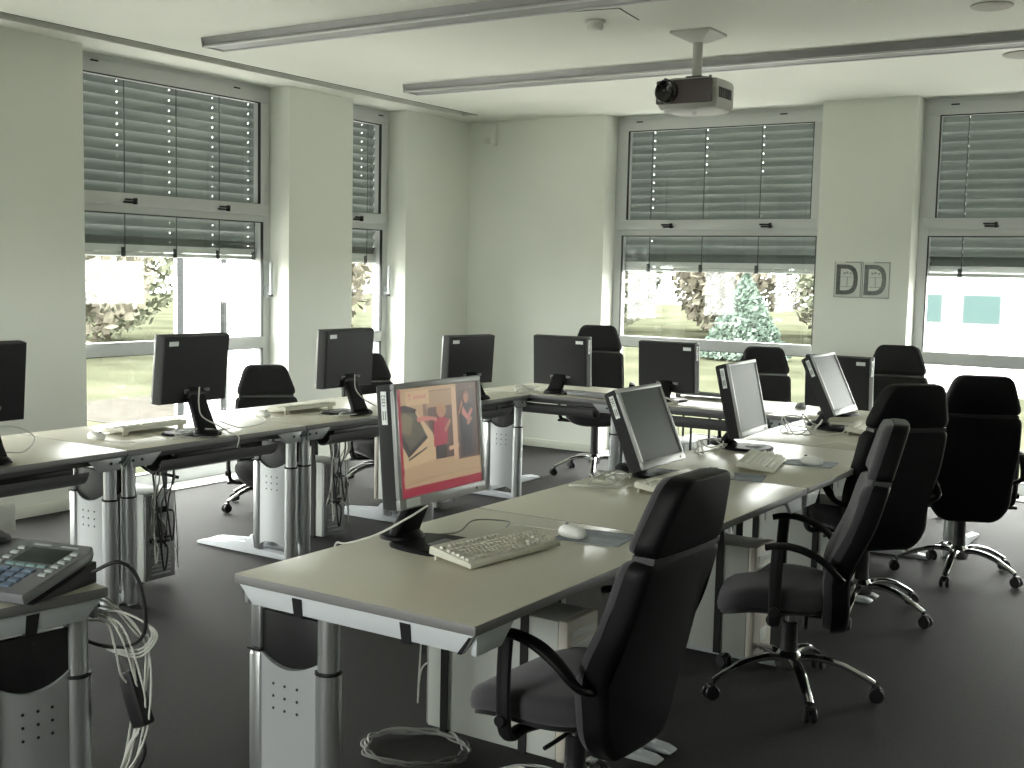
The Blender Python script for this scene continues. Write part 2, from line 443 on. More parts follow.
# ------------------------------------------------------------------ letter posters
def poster(x, label, tint):
    r = thing('poster', label, 'poster', (x, YB, 1.563), group='letter D posters')
    box((-.104, -.004, -.137), (.104, 0, .137), bev=.001).build('sheet', sheet_m, r)
    mb = MB()                                         # clear sleeve rim
    for lo, hi in (((-.104, -.0065, -.137), (-.098, -.004, .137)), ((.098, -.0065, -.137), (.104, -.004, .137)), ((-.104, -.0065, -.137), (.104, -.004, -.131)), ((-.02, -.0065, .128), (.104, -.004, .137))): mb.box(lo, hi)
    mb.build('sleeve_rim', posterg_m, r, smooth=0)
    mb = MB(); t = .032; x0, x1, h = -.088, .078, .115
    o, i_ = [(x0, -h)], [(x0+t, -h+t)]
    for k in range(17):
        a = -PI/2 + PI*k/16
        ca = math.copysign(abs(math.cos(a))**.7, math.cos(a)); sa = math.copysign(abs(math.sin(a))**.8, math.sin(a))
        o.append((x0+.06 + (x1-x0-.06)*ca, h*sa)); i_.append((x0+.06 + (x1-x0-.06-t)*ca, (h-t)*sa))
    o.append((x0, h)); i_.append((x0+t, h-t))
    n = len(o)
    for k in range(n):
        a, b, c, d = o[k], o[(k+1) % n], i_[(k+1) % n], i_[k]
        mb.prism([a, b, c, d], -.0062, -.004, 'y')
    mb.build('letter', tint, r, smooth=0)
    mb = MB()
    mb.prism([(.01*math.cos(2*PI*k/10)-.005, .053+.01*math.sin(2*PI*k/10)) for k in range(10)], -.0055, -.004, 'y')
    mb.box((-.045, -.0055, .018), (.04, -.004, .022)); mb.box((-.006, -.0055, -.05), (.0, -.004, .02))
    mb.box((-.05, -.0055, -.057), (.045, -.004, -.052)); mb.box((-.035, -.0055, .04), (-.018, -.004, .055)); mb.box((.015, -.0055, .04), (.03, -.004, .055))
    mb.build('printed_diagram', posterg_m, r, smooth=0)
poster(-2.807, 'left sheet with a large dark letter D on the pier between windows', posterd_m)
poster(-2.592, 'right sheet with a large grey letter D on the pier between windows', mat('poster_letter_light', (.15, .16, .15), .6, var=.3, vscale=60))

# ------------------------------------------------------------------ desks
def make_leg(parent, y, mirror=False, foot=True):
    """leg standing in the plane y; local x = depth from the cable edge"""
    xt, xn = (.302, .052) if mirror else (.065, .305)
    xa, xb = min(xt, xn), max(xt, xn)
    f = MB()
    x0, x1 = .04, .76
    f.prism([(x0, 0), (x1, 0), (x1+.01, .010), (x1-.02, .022), (xb+.14, .042), (xb+.07, .060), (xb+.035, .11), (xb+.012, .11), (xb+.012, .032), (xa, .032), (x0, .018)], y-.026, y+.026, 'y', bev=.005)
    f.prism([(xb+.10, .04), (x1-.06, .026), (x1-.06, .032), (xb+.09, .058)], y-.010, y+.010, 'y')
    leg = f.build('leg', white_m, parent)
    t = MB(); t.cyl((xt, y, .012), (xt, y, .50), .035, bev=.002, seg=24); t.build('outer_tube', alu_m, leg)
    MB().cyl((xt, y, .50), (xt, y, .508), .0365, seg=24).build('tube_ring', black_m, leg)
    MB().cyl((xt, y, .505), (xt, y, .70), .029, seg=24).build('inner_tube', alu_m, leg)
    t = MB(); t.box((xn-.022, y-.024, .012), (xn+.022, y+.024, .52), bev=.012); t.build('outer_tube', alu_m, leg)
    MB().box((xn-.024, y-.026, .52), (xn+.024, y+.026, .527), bev=.002).build('tube_ring', black_m, leg)
    t = MB(); t.box((xn-.019, y-.018, .525), (xn+.019, y+.018, .70), bev=.008); t.build('inner_tube', alu_m, leg)
    # perforated lower panel with a dipped upper edge, black slide plate above
    pa, pb = (xa+.014, xb-.02); n = 14
    pa += .012 if not mirror else 0
    def bow(u): return .012*(1-(2*u-1)**2)
    for side in (0,):
        P = MB(); rows = []
        for k in range(n+1):
            u = k/n; x = pa+(pb-pa)*u
            ztop = .525-.035*(1-(2*u-1)**2); zbot = .06+.03*(1-(2*u-1)**2)
            rows.append((x, bow(u), ztop, zbot))
        for sgn in (-1, 1):
            pass
        rings = []
        for x, bo, zt, zb in rows:
            rings.append([(x, y-.014-bo, zb), (x, y-.014-bo, zt), (x, y+.014+bo, zt), (x, y+.014+bo, zb)])
        P.loft(rings); P.build('side_panel', panel_m, leg, smooth=50)
    h = MB()
    for i in range(3):
        for j in range(3):
            u = .28+.20*i; x = pa+(pb-pa)*u; z = .375+.034*j; bo = bow(u)
            for sg in (-1, 1): h.cyl((x, y+sg*(.0132+bo), z), (x, y+sg*(.0152+bo), z), .0042, seg=8)
    h.build('perforations', gasket_m, leg)
    MB().box((pa, y-.009, .44), (pb+.006, y+.009, .635), bev=.002).build('slide_plate', black_m, leg)
    return leg

def make_desk(label, L, loc, rz, mirror=False, tray=True, D=.80, group='grey and beige computer desks', trim0=True, trim1=True):
    r = thing('desk', label, 'desk', loc, rz, group)
    g = .003
    b2 = MB()
    b2.box((0, g, DT-.027), (D, L-g, DT), m=edge_m, bev=.004)
    b2.bm.normal_update(); i = b2.mi(desk_m)
    for f in b2.bm.faces:
        if f.calc_center_median().z > DT-.0015 and abs(f.normal.z) > .9: f.material_index = i
    top = b2.build('tabletop', None, r)
    # metal frame under the top: tapered end rails along the depth, rails along the length
    for y0, y1, on in ((.012, .03, trim0), (L-.03, L-.012, trim1)):
        m_ = MB(); m_.prism([(.012, DT-.029), (D-.012, DT-.029), (D-.045, DT-.078), (.06, DT-.078)], y0, y1, 'y', bev=.003)
        e = m_.build('end_rail', white_m, r)
        for x in ((.225, .585) if mirror else (.20, .58)):
            MB().prism([(x-.018, DT-.034), (x+.016, DT-.034), (x+.02, DT-.084), (x-.010, DT-.084)], y0-.002, y1+.002, 'y').build('clip', black_m, e)
        cn = MB(); cn.prism([(D-.024, DT-.034), (D-.016, DT-.034), (D-.047, DT-.080), (D-.058, DT-.080)], y0-.002, y1+.002, 'y'); cn.build('clip', black_m, e)
    for x in (.012, D-.03):
        for a, b in ((.03, .20), (L-.20, L-.03)):
            lo = a < L/2; m_ = MB()
            m_.prism([(a, DT-.029), (b, DT-.029), (b-.06 if lo else b, DT-.085), (a if lo else a+.06, DT-.085)], x, x+.016, 'x', bev=.003)
            m_.build('corner_bracket', alu2_m if x < .1 else white_m, r)
    m_ = MB()
    for a in (.06, L-.06):
        for q in (-.025, .025): m_.cyl((.009, a+q, DT-.052), (.014, a+q, DT-.052), .007, seg=10)
    m_.build('bolt', black_m, r)
    box((.06, .03, DT-.06), (.10, L-.03, DT-.03), bev=.003).build('long_rail', dark_m, r)
    box((D-.12, .03, DT-.06), (D-.08, L-.03, DT-.03), bev=.003).build('long_rail', dark_m, r)
    if tray:
        n = 12; prof = []
        cx, cz, R = .075, .655, .062
        oarc = [(cx+R*math.cos(a), cz+R*math.sin(a)) for a in [PI+PI*k/n for k in range(n+1)]]
        iarc = [(cx+(R-.005)*math.cos(a), cz+(R-.005)*math.sin(a)) for a in [PI+PI*k/n for k in range(n+1)]][::-1]
        t = MB(); t.prism(oarc+iarc, .20, L-.20, 'y'); t.build('cable_tray', dark_m, r)
    for y in (.05, L-.05): make_leg(r, y, mirror)
    return r

FX = -2.338
FY = [2.235, 3.40, 4.565, 5.73, 6.85]
fl = ['beige desk at the near end of the middle row, under the lit monitor',
      'second beige desk from the near end of the middle row',
      'third beige desk from the near end of the middle row',
      'beige desk at the far end of the middle row, touching the back row']
for i in range(4):
    make_desk(fl[i], FY[i+1]-FY[i], (FX, FY[i], 0), 0, mirror=True)
LX = -4.29
LY = [2.31, 3.47, 4.63, 5.74, 6.855]
ll = ['leftmost pale desk along the left windows, cut off by the photo edge',
      'pale desk along the left windows under the second monitor from the left',
      'pale desk along the left windows before the narrow window',
      'pale desk of the window row nearest the back corner']
for i in range(4):
    make_desk(ll[i], LY[i+1]-LY[i], (LX, LY[i+1], 0), PI)
BY = 6.87
BXs = [-4.75, -3.62, -2.60, -1.45]
bl = ['pale desk of the back row nearest the corner, beside the window row',
      'pale desk in the middle of the back row under the back window',
      'pale desk at the right end of the back row, behind the middle row']
for i in range(3):
    make_desk(bl[i], BXs[i+1]-BXs[i], (BXs[i+1], BY, 0), PI/2)
# desk with the telephone
ph_ang = math.radians(-98)                      # local +x direction
pX = Vector((math.cos(ph_ang), math.sin(ph_ang), 0)); pY = Vector((-pX.y, pX.x, 0))
pO = Vector((-2.487, 1.947, 0)) - pY*1.165
make_desk('desk in the lower left corner of the photo with the telephone on it', 1.165, pO, ph_ang, tray=False)

# ------------------------------------------------------------------ office chairs (front = +Y)
def make_chair(name='office_chair', dz=0., base_rot=0., fab=None):
    fab = fab or fabric_m
    r = thing(name, None, 'chair')
    z = lambda v: v+dz
    hub = MB(); hub.lathe([(.045, .095), (.05, .11), (.05, .145), (.034, .165)]); hub = hub.build('star_base', chrome_m, r)
    for k in range(5):
        a = base_rot + 2*PI*k/5; c, s_ = math.cos(a), math.sin(a)
        pts = [(c*q, s_*q, zz) for q, zz in ((.03, .135), (.10, .145), (.19, .130), (.265, .098), (.315, .072))]
        m_ = MB(); m_.tube(pts, lambda t: .024-.008*t, flat=(.62, 1.), seg=10)
        leg = m_.build('base_arm', chrome_m, hub)
        cs = MB(); q = .312; t = Vector((-s_, c, 0)); p = Vector((c*q, s_*q, 0)) + Vector((c, s_, 0))*.012
        cs.cyl(p+Vector((0, 0, .03))-t*.024, p+Vector((0, 0, .03))-t*.006, .028, bev=.005, seg=16)
        cs.cyl(p+Vector((0, 0, .03))+t*.006, p+Vector((0, 0, .03))+t*.024, .028, bev=.005, seg=16)
        cs.box((-.014, -.02, .035), (.014, .02, .062), bev=.006, M=Matrix.Translation(p) @ Matrix.Rotation(a, 4, 'Z'))
        cs.cyl(p+Vector((-c*.012, -s_*.012, .05)), p+Vector((-c*.012, -s_*.012, .08)), .008, seg=10)
        cs.build('caster', black_m, hub)
    m_ = MB(); m_.cyl((0, 0, .14), (0, 0, z(.32)), .030, bev=.003); m_.cyl((0, 0, .145), (0, 0, .20), .036, r1=.031); cc = m_.build('gas_column', black_m, r)
    MB().cyl((0, 0, z(.315)), (0, 0, z(.372)), .019).build('piston', chrome_m, cc)
    m_ = MB(); m_.box((-.09, -.16, z(.362)), (.09, .13, z(.408)), bev=.014); m_.box((-.035, -.20, z(.345)), (.035, -.08, z(.385)), bev=.01)
    m_.tube([(.08, .02, z(.38)), (.16, .03, z(.375)), (.25, .04, z(.37))], .007); m_.box((.22, .02, z(.36)), (.29, .06, z(.378)), bev=.006)
    m_.tube([(-.08, -.06, z(.38)), (-.2, -.06, z(.372)), (-.245, -.06, z(.37))], .006)
    m_.build('tilt_mechanism', black_m, r)
    # seat
    def outline(w, d0, d1, n=40, e=3.2):
        o = []
        for k in range(n):
            a = 2*PI*k/n; c, s_ = math.cos(a), math.sin(a)
            x = math.copysign(abs(c)**(2/e), c)*w; y = math.copysign(abs(s_)**(2/e), s_); y = (y*(d1-d0)/2 + (d0+d1)/2)
            x *= 1 - .10*max(0, -(y)/.25)
            o.append((x, y))
        return o
    o = outline(.238, -.155, .27)
    def droop(x, y, zz): return zz - .055*max(0, (y-.10)/.17)**2 + .012*(abs(x)/.24)**2 + .012*max(0, (-.1-y)/.12)
    levels = [(.80, .398), (.93, .404), (.985, .418), (1., .440), (.985, .462), (.94, .476), (.80, .484), (.45, .484), (.1, .482)]
    m_ = MB(); m_.loft([[(x*s_, (y-.025)*s_+.025, droop(x*s_, (y-.025)*s_+.025, z(zz))) for x, y in o] for s_, zz in levels]); m_.build('seat', fab, r, smooth=60)
    m_ = MB(); m_.loft([[(x*s_, (y-.025)*s_+.025, droop(x*s_, (y-.025)*s_+.025, z(zz))) for x, y in o] for s_, zz in ((.6, .385), (.86, .388), (.95, .398), (.95, .412))]); m_.build('seat_shell', black_m, r, smooth=60)
    # backrest: cushion in front of a black shell, separate headrest
    def bend(x, t, h):                                  # x sideways, t forward, h height above seat plane
        y0 = -.205 - .25*(h-.10) - .05*max(0, (.10-h)) + .035*math.exp(-((h-.13)/.12)**2)
        return (x, y0 + t - .0*abs(x) + .35*x*x, z(.43+h))
    def slab(out, layers, m, name, parent):
        cx = 0; cz = sum(p[1] for p in out)/len(out)
        ro = chaikin(out, 2)
        m_ = MB(); m_.loft([[bend(x*s_, t, cz+(h-cz)*(1-(1-s_)*.6)) for x, h in ro] for t, s_ in layers]); return m_.build(name, m, parent, smooth=50)
    def dens(poly):
        o_ = []
        for i in range(len(poly)):
            a, b = poly[i], poly[(i+1) % len(poly)]
            n = max(1, int(math.hypot(b[0]-a[0], b[1]-a[1])/.07))
            o_ += [(a[0]+(b[0]-a[0])*k/n, a[1]+(b[1]-a[1])*k/n) for k in range(n)]
        return o_
    main = dens([(-.135, -.105), (.135, -.105), (.195, -.03), (.214, .22), (.200, .455), (-.200, .455), (-.214, .22), (-.195, -.03)])
    head = dens([(-.200, .47), (.200, .47), (.132, .665), (-.132, .665)])
    sh = slab(main, [(-.046, .88), (-.043, .965), (-.034, 1.0), (.0, 1.02), (.012, 1.02)], blackg_m, 'back_shell', r)
    slab(head, [(-.046, .86), (-.043, .955), (-.034, 1.0), (.0, 1.02), (.012, 1.02)], blackg_m, 'headrest_shell', r)
    cu = [(p[0], max(p[1], -.02)) for p in main]
    slab(main, [(.008, .975), (.028, .985), (.044, .95), (.053, .80), (.055, .4)], fab, 'backrest', r)
    slab(head, [(.008, .975), (.024, .985), (.038, .94), (.046, .75), (.048, .4)], fab, 'headrest', r)
    m_ = MB()
    for xs in (-1, 1): pass
    m_.loft([[bend(x, t, h) for t, h in ((-.044, .452), (-.044, .470), (.02, .470), (.02, .452))] for x in [(-.18+.36*k/12) for k in range(13)]])
    m_.build('headrest_joint', mat('dark_chrome', (.25, .25, .26), .25, metal=1), r)
    for sx in (-1, 1):
        m_ = MB()
        pts = [bend(sx*.20, -.01, .10)]
        pts = [Vector(pts[0])] + [Vector((sx*a, b, z(c))) for a, b, c in ((.262, -.165, .56), (.277, -.12, .612), (.279, -.06, .648), (.279, .00, .664), (.279, .05, .665), (.278, .09, .656))]
        m_.tube(pts, lambda t: .022-.004*abs(2*t-1), flat=(.62, 1.15), seg=12)
        arm = m_.build('armrest', blackg_m, r)
        m_ = MB(); m_.tube([(sx*.279, .045, z(.66)), (sx*.280, .05, z(.56)), (sx*.278, .05, z(.44)), (sx*.255, .05, z(.378)), (sx*.17, .06, z(.372)), (sx*.07, .02, z(.376))], .017, flat=(1.3, .8), up=(0, 1, 0), seg=10)
        m_.build('armrest_post', black_m, arm)
        MB().cyl((sx*.262, .05, z(.43)), (sx*.300, .05, z(.43)), .017, bev=.003).build('armrest_knob', black_m, arm)
    return r
chairs = [  # x, y, facing azimuth (deg), dz, base rot, label
    (-1.57, 2.79, 177, -.035, .3, 'grey office chair in the right foreground, cut off by the lower edge'),
    (-1.475, 4.24, 198, -.045, .9, 'grey office chair seen from the side, second from the camera'),
    (-1.57, 5.48, 138, .02, .2, 'dark office chair seen obliquely from behind, third along the middle row'),
    (-1.36, 6.52, 114, .005, .55, 'black office chair at the right edge with its back turned to the camera'),
    (-5.45, 5.55, -38, -.19, .4, 'dark office chair by the wide left window, only its top above the desk'),
    (-5.42, 6.66, -25, -.16, .1, 'dark office chair behind the third left monitor beside the narrow window'),
    (-4.42, 8.02, -62, .06, .3, 'tall dark office chair behind the back row nearest the corner'),
    (-3.16, 8.22, -72, -.05, .7, 'dark office chair in front of the back window between two tilted monitors'),
    (-2.13, 8.02, -75, .02, .5, 'dark office chair behind the far right monitor below the letter posters')]
for x, y, az, dz, br, lab in chairs:
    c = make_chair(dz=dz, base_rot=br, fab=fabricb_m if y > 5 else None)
    c.location = (x, y, 0); c.rotation_euler = (0, 0, math.radians(az-90)); c['label'] = lab; c['group'] = 'swivel office chairs'

# ------------------------------------------------------------------ monitors (front = +X local; foot column behind)
def screen_picture(pw, ph):
    """the lit picture: local x=u (0..pw), y=v (0..ph), flat"""
    E = lambda n, c, s_=1.: mat('screen_'+n, (.02, .02, .02), .3, emit=c, estr=SCR*s_)
    m_ = MB(); lay = [0.]
    def P(pts, m):
        lay[0] += .00004
        m_.poly([(x*pw, y*ph, lay[0]) for x, y in pts], m)
    R = lambda x0, y0, x1, y1: [(x0, y0), (x1, y0), (x1, y1), (x0, y1)]
    sand, sand2, red = E('sand', (.40, .27, .155)), E('sand_dark', (.33, .215, .125)), E('red', (.27, .012, .035))
    brown, brown2, dkb = E('brown', (.10, .055, .045)), E('brown_mid', (.19, .11, .075)), E('dark', (.028, .018, .02))
    cream, pale, skin = E('cream', (.50, .34, .19)), E('pale', (.50, .32, .20)), E('skin', (.36, .17, .10))
    pink, rose, car, glass = E('pink', (.30, .02, .05)), E('rose', (.45, .16, .13)), E('car', (.48, .34, .19)), E('carglass', (.085, .075, .05))
    P(R(0, 0, 1, 1), sand); P(R(.30, .42, .70, .96), brown2); P(R(.34, .78, .66, .95), sand2)
    P(R(.36, .30, .66, .80), brown); P(R(.66, .27, .72, .97), pale); P(R(.72, .26, 1, 1), brown); P(R(.75, .28, .97, .93), E('door', (.065, .036, .034)))
    P([(.60, .36), (.73, .38), (.73, .42), (.60, .40)], pale)
    P(R(.10, .84, .38, .97), cream); P(R(.13, .925, .16, .95), rose); P(R(.142, .885, .15, .93), rose)
    for k in range(6): P(R(.19+.026*k, .895, .208+.026*k, .925+.008*(k % 2)), rose)
    P([(0, .26), (.42, .30), (.50, .33), (.40, .56), (.20, .80), (.06, .83), (0, .80)], car)
    P([(.01, .52), (.10, .36), (.34, .52), (.20, .78), (.06, .81), (.01, .78)], glass)
    P([(.03, .60), (.14, .56), (.17, .72), (.08, .78), (.03, .76)], E('window_green', (.17, .14, .085)))
    P([(.02, .55), (.10, .36), (.34, .52), (.31, .55), (.12, .42), (.05, .58)], dkb)
    P([(.02, .80), (.20, .76), (.22, .80), (.08, .85), (.02, .84)], dkb); P([(.10, .33), (.32, .42), (.33, .44), (.10, .35)], dkb)
    P([(0, .18), (.05, .18), (.03, .34), (0, .36)], dkb)
    P([(.43, .30), (.56, .30), (.57, .42), (.43, .43)], dkb)
    P([(.41, .42), (.58, .44), (.61, .66), (.54, .70), (.45, .69), (.42, .64)], pink)
    P([(.22, .68), (.40, .68), (.46, .66), (.46, .70), (.30, .73), (.22, .72)], rose)
    P([(.56, .54), (.64, .64), (.62, .67), (.55, .58)], skin)
    P([(.52+.062*math.cos(2*PI*k/12), .765+.075*math.sin(2*PI*k/12)) for k in range(12)], E('blond', (.34, .20, .09))); P([(.51+.04*math.cos(2*PI*k/12), .745+.055*math.sin(2*PI*k/12)) for k in range(12)], skin)
    navy = E('navy', (.022, .02, .032)); hair = E('hair', (.20, .09, .05))
    P([(.77, .28), (.815, .28), (.84, .54), (.78, .54)], navy); P([(.85, .28), (.90, .28), (.905, .54), (.845, .54)], navy)
    P([(.765, .51), (.91, .51), (.93, .64), (.955, .70), (.92, .785), (.87, .80), (.80, .79), (.76, .74), (.775, .64)], navy)
    P([(.78, .70), (.86, .62), (.93, .72), (.91, .75), (.86, .68), (.80, .77)], rose)
    P([(.735, .70), (.755, .70), (.80, .80), (.785, .83)], skin); P([(.84, .60), (.90, .66), (.92, .64), (.86, .575)], skin); P([(.845+.042*math.cos(2*PI*k/12), .865+.055*math.sin(2*PI*k/12)) for k in range(12)], hair)
    P([(.843+.030*math.cos(2*PI*k/12), .845+.048*math.sin(2*PI*k/12)) for k in range(12)], skin)
    P([(.90, .955), (.91, .945), (.92, .955), (.91, .965)], cream)
    P([(0, .0), (1, .0), (1, .22), (.45, .24), (0, .22)], sand); P(R(0, .14, 1, .15), sand2); P([(0, .10), (.5, .14), (.5, .15), (0, .12)], sand2)
    P(R(0, 0, .035, 1), red); P(R(0, 0, 1, .085), red)
    return m_
SCR = .21

def make_monitor(label, loc, az, tilt, zb, W=.405, H=.335, lit=False, sside=1, back=.12, swivel=0., group='flat screen monitors'):
    """loc = foot centre on the desk top, az = azimuth of the screen normal, tilt = backwards lean, zb = height of lower panel edge"""
    r = thing('monitor', label, 'monitor', loc, math.radians(az), group)
    t = math.radians(tilt)
    # base plate: under and behind the panel
    b = MB(); o = chaikin([(-.13, -.08), (-.13, .08), (-.02, .115), (.12, .115), (.12, -.115), (-.02, -.115)], 2)
    b.loft([[(x*s_, y*s_, z) for x, y in o] for s_, z in ((1., 0.), (1., .008), (.95, .014), (.5, .016))]); base = b.build('base', blackg_m, r)
    MB().box((.01, -.045, .0145), (.075, .045, .0175), bev=.001).build('base_label', mat('dim_label', (.20, .20, .20), .6), base)
    # panel matrix: local panel frame x=right->world y..., z up, y = out of the screen
    c = Vector((.02, 0, zb))
    M = Matrix.Translation(c) @ Matrix.Rotation(swivel, 4, 'Z') @ Matrix.Rotation(-t, 4, 'Y')
    # housing (x: depth, front face at x=+.02)
    h = MB()
    h.loft([[(x, y*s_, H/2+(z-H/2)*s_) for y, z in ((-W/2, 0), (W/2, 0), (W/2, H), (-W/2, H))] for x, s_ in ((.010, 1.), (-.030, .99), (-.044, .975), (-.050, .95))], M=M)
    hous = h.build('housing', monb_m, r, smooth=20)
    z = MB()
    bw, bb = .017, .032
    z.box((.006, -W/2, 0), (.022, W/2, bb), bev=.003, M=M); z.box((.006, -W/2, H-bw), (.022, W/2, H), bev=.003, M=M)
    z.box((.006, -W/2, bb), (.022, -W/2+bw, H-bw), bev=.003, M=M); z.box((.006, W/2-bw, bb), (.022, W/2, H-bw), bev=.003, M=M)
    bez = z.build('bezel', mons_m, r)
    g = MB(); g.box((.016, W/2-bw, bb-.001), (.0185, W/2-bw+.002, H-bw+.001), M=M)
    pw, ph = W-2*bw, H-bw-bb
    if lit:
        p = screen_picture(pw, ph)
        # u to the viewer's right: viewer looks along -x; right = +y ... local (u,v,n) -> (n, u, v)
        B = Matrix(((0, 0, 1, .0172), (1, 0, 0, -pw/2), (0, 1, 0, bb), (0, 0, 0, 1)))
        p.bm.transform(M @ B); p.build('screen', None, r, smooth=0)
    else:
        MB().box((.012, -pw/2-.001, bb-.001), (.0172, pw/2+.001, bb+ph+.001), M=M).build('screen', off_m, r, smooth=0)
    MB().box((.0215, -W/2+.03, .005), (.0226, -W/2+.095, .029), M=M).build('bezel_label', sticker_m, bez) if lit else None
    g = MB(); g.cyl(M @ Vector((.021, W/2-.05, .014)), M @ Vector((.0235, W/2-.05, .014)), .005, seg=10); g.build('power_button', dark_m, bez)
    # asset sticker on the left flank (seen from the front) and on the back top corner
    sl = MB(); sl.box((-.026, -W/2-.0012, H-.115), (-.006, -W/2+.004, H-.02), m=sticker_m, M=M)
    T = M @ Matrix.Translation((-.016, -W/2-.0014, H-.047)) @ Matrix.Rotation(PI/2, 4, 'X') @ Matrix.Rotation(PI/2, 4, 'Z')
    text_bm(sl, '1352', .018, ink_m, T, depth=.0003)
    for zz, xx in ((.084, -.020), (.084, -.012)): sl.box((xx-.002, -W/2-.0016, H-zz-.018), (xx+.002, -W/2-.001, H-zz+.008), m=cableg_m, M=M)
    st = sl.build('asset_sticker', None, hous, smooth=0); st['label'] = 'white sticker with printed digits'
    s2 = MB(); yc = sside*(W/2-.058); s2.box((-.0512, yc-.028, H-.048), (-.045, yc+.028, H-.026), m=sticker_m, M=M)
    s2.build('rear_sticker', None, hous, smooth=0)
    # rear connector strip
    k = MB(); k.box((-.056, -.02, .05), (-.046, .07, .072), bev=.002, M=M); k.box((-.056, -.09, .055), (-.046, -.055, .072), bev=.002, M=M)
    k.build('connector_strip', mat('connector_grey', (.18, .18, .18), .5), hous)
    # neck
    n = MB(); p1 = M @ Vector((-.036, 0, .075)); p0 = Vector((-back, 0, .012)); pb = M @ Vector((-.046, 0, .045))
    dr = (p1-p0).normalized(); sd = Vector((0, 1, 0)); nr = dr.cross(sd)
    rr_ = rrect(.112, .036, .014)
    n.loft([[p0.lerp(p1, q)+sd*(x*k_)+nr*(y*k_) for x, y in rr_] for q, k_ in ((0, 1.12), (.25, 1.), (.8, .92), (1., .86))])
    nk = n.build('stand_neck', blackg_m, r, smooth=50)
    MB().lathe([(.07, .012), (.068, .022), (.055, .034), (.03, .038)], M=Matrix.Translation((-back, 0, 0))).build('swivel_foot', blackg_m, nk)
    MB().cyl((pb.x-.006, -.058, pb.z), (pb.x-.006, .058, pb.z), .019, bev=.003).build('hinge', black_m, nk)
    return r
mons = [
    # label, foot centre, az, tilt, zb(lower edge above desk)
    ('lit monitor showing a poster of two people, in the centre foreground', (-2.105, 2.83), 0, 5, .145, dict(lit=True, W=.432, H=.362)),
    ('switched off monitor leaning far back, second along the middle row', (-2.14, 4.43), 0, 23, .045, dict(W=.40, H=.345)),
    ('switched off monitor, third along the middle row, between two tilted screens', (-2.14, 5.42), 3, 13, .072, dict(W=.40, H=.36)),
    ('switched off monitor leaning back at the far end of the middle row', (-2.02, 6.48), 0, 25, .09, dict(W=.39, H=.355)),
    ('monitor seen from behind at the left edge of the photo', (-4.47, 2.85), 180, 5, .165, dict(W=.42, H=.335)),
    ('monitor seen from behind before the wide left window', (-4.47, 3.99), 180, 6, .165, dict(W=.42, H=.335)),
    ('monitor seen from behind before the narrow left window', (-4.49, 5.16), 180, 3, .155, dict(W=.42, H=.335)),
    ('monitor seen from behind nearest the room corner, half hidden by the lit one', (-4.44, 6.31), 168, 4, .10, dict(W=.41, H=.32)),
    ('monitor seen from behind on the back row nearest the corner', (-4.19, 7.10), 92, 3, .055, dict(W=.43, H=.345, back=.10, sside=-1)),
    ('monitor seen from behind under the back window', (-3.40, 7.16), 90, 4, .062, dict(W=.42, H=.335, back=.10, sside=-1)),
    ('monitor seen from behind at the right end of the back row', (-2.265, 7.20), 86, 3, .04, dict(W=.42, H=.325, back=.10, sside=-1))]
for lab, (x, y), az, tilt, zb, kw in mons:
    make_monitor(lab, (x, y, DT), az, tilt, zb, **kw)

# ------------------------------------------------------------------ keyboards, mice, pads, papers
def make_keyboard(label, loc, rz, grey=False, feet=True):
    """long side along local x, user side at -y"""
    r = thing('keyboard', label, 'keyboard', loc, rz, 'computer keyboards'); r.scale = (.93, .95, .95)
    t = math.radians(6 if feet else 1); M = Matrix.Translation((0, -.085, .004)) @ Matrix.Rotation(t, 4, 'X')
    bm_, km = (kbg_m, kbg_m) if grey else (kb_m, kbk_m)
    b = MB(); b.prism([(0, 0), (.172, 0), (.172, .022), (.165, .027), (.012, .016), (0, .012)], -.226, .212, 'x', bev=.002, M=M); b.build('case', bm_, r)
    k = MB()
    def row(y, spans):
        zt = .014 + .0115*(y/.17)
        for a, b_ in spans: k.loft([[(x, yy, z) for x, yy in ((a+i, y+i), (b_-i, y+i), (b_-i, y+.0165-i), (a+i, y+.0165-i))] for i, z in ((0, zt), (.0025, zt+.009))], M=M)
    u = .0187
    main0 = -.218
    for j, y in enumerate((.018, .037, .056, .075, .094)):
        if j == 0: spans = [(main0, main0+.024), (main0+.028, main0+.05), (main0+.054, main0+.076), (main0+.08, main0+.19), (main0+.194, main0+.216), (main0+.22, main0+.242), (main0+.246, main0+.276)]
        else:
            off = (0, .03, .022, .014, 0)[j]
            spans = [(main0, main0+off+.016)] if off else []
            x = main0+off+(.018 if off else 0)
            while x < main0+.25: spans.append((x, x+.0165)); x += u
            spans.append((x, main0+.278))
        row(y, spans)
        nx = main0+.36
        row(y, [(nx+u*i, nx+u*i+.0165) for i in range(4)])
    row(.094, [(main0+.292+u*i, main0+.3085+u*i) for i in range(3)]); row(.075, [(main0+.292+u*i, main0+.3085+u*i) for i in range(3)])
    row(.018, [(main0+.292+u*i, main0+.3085+u*i) for i in range(3)]); row(.037, [(main0+.311, main0+.3275)])
    row(.124, [(main0, main0+.0165)] + [(main0+.036+u*i+.008*(i//4), main0+.0525+u*i+.008*(i//4)) for i in range(12)])
    k.build('keys', km, r, smooth=0)
    if feet:
        for x in (-.19, .19): box((x-.02, .07, 0), (x+.02, .078, .022), bev=.002).build('fold_out_foot', bm_, r)
    return r
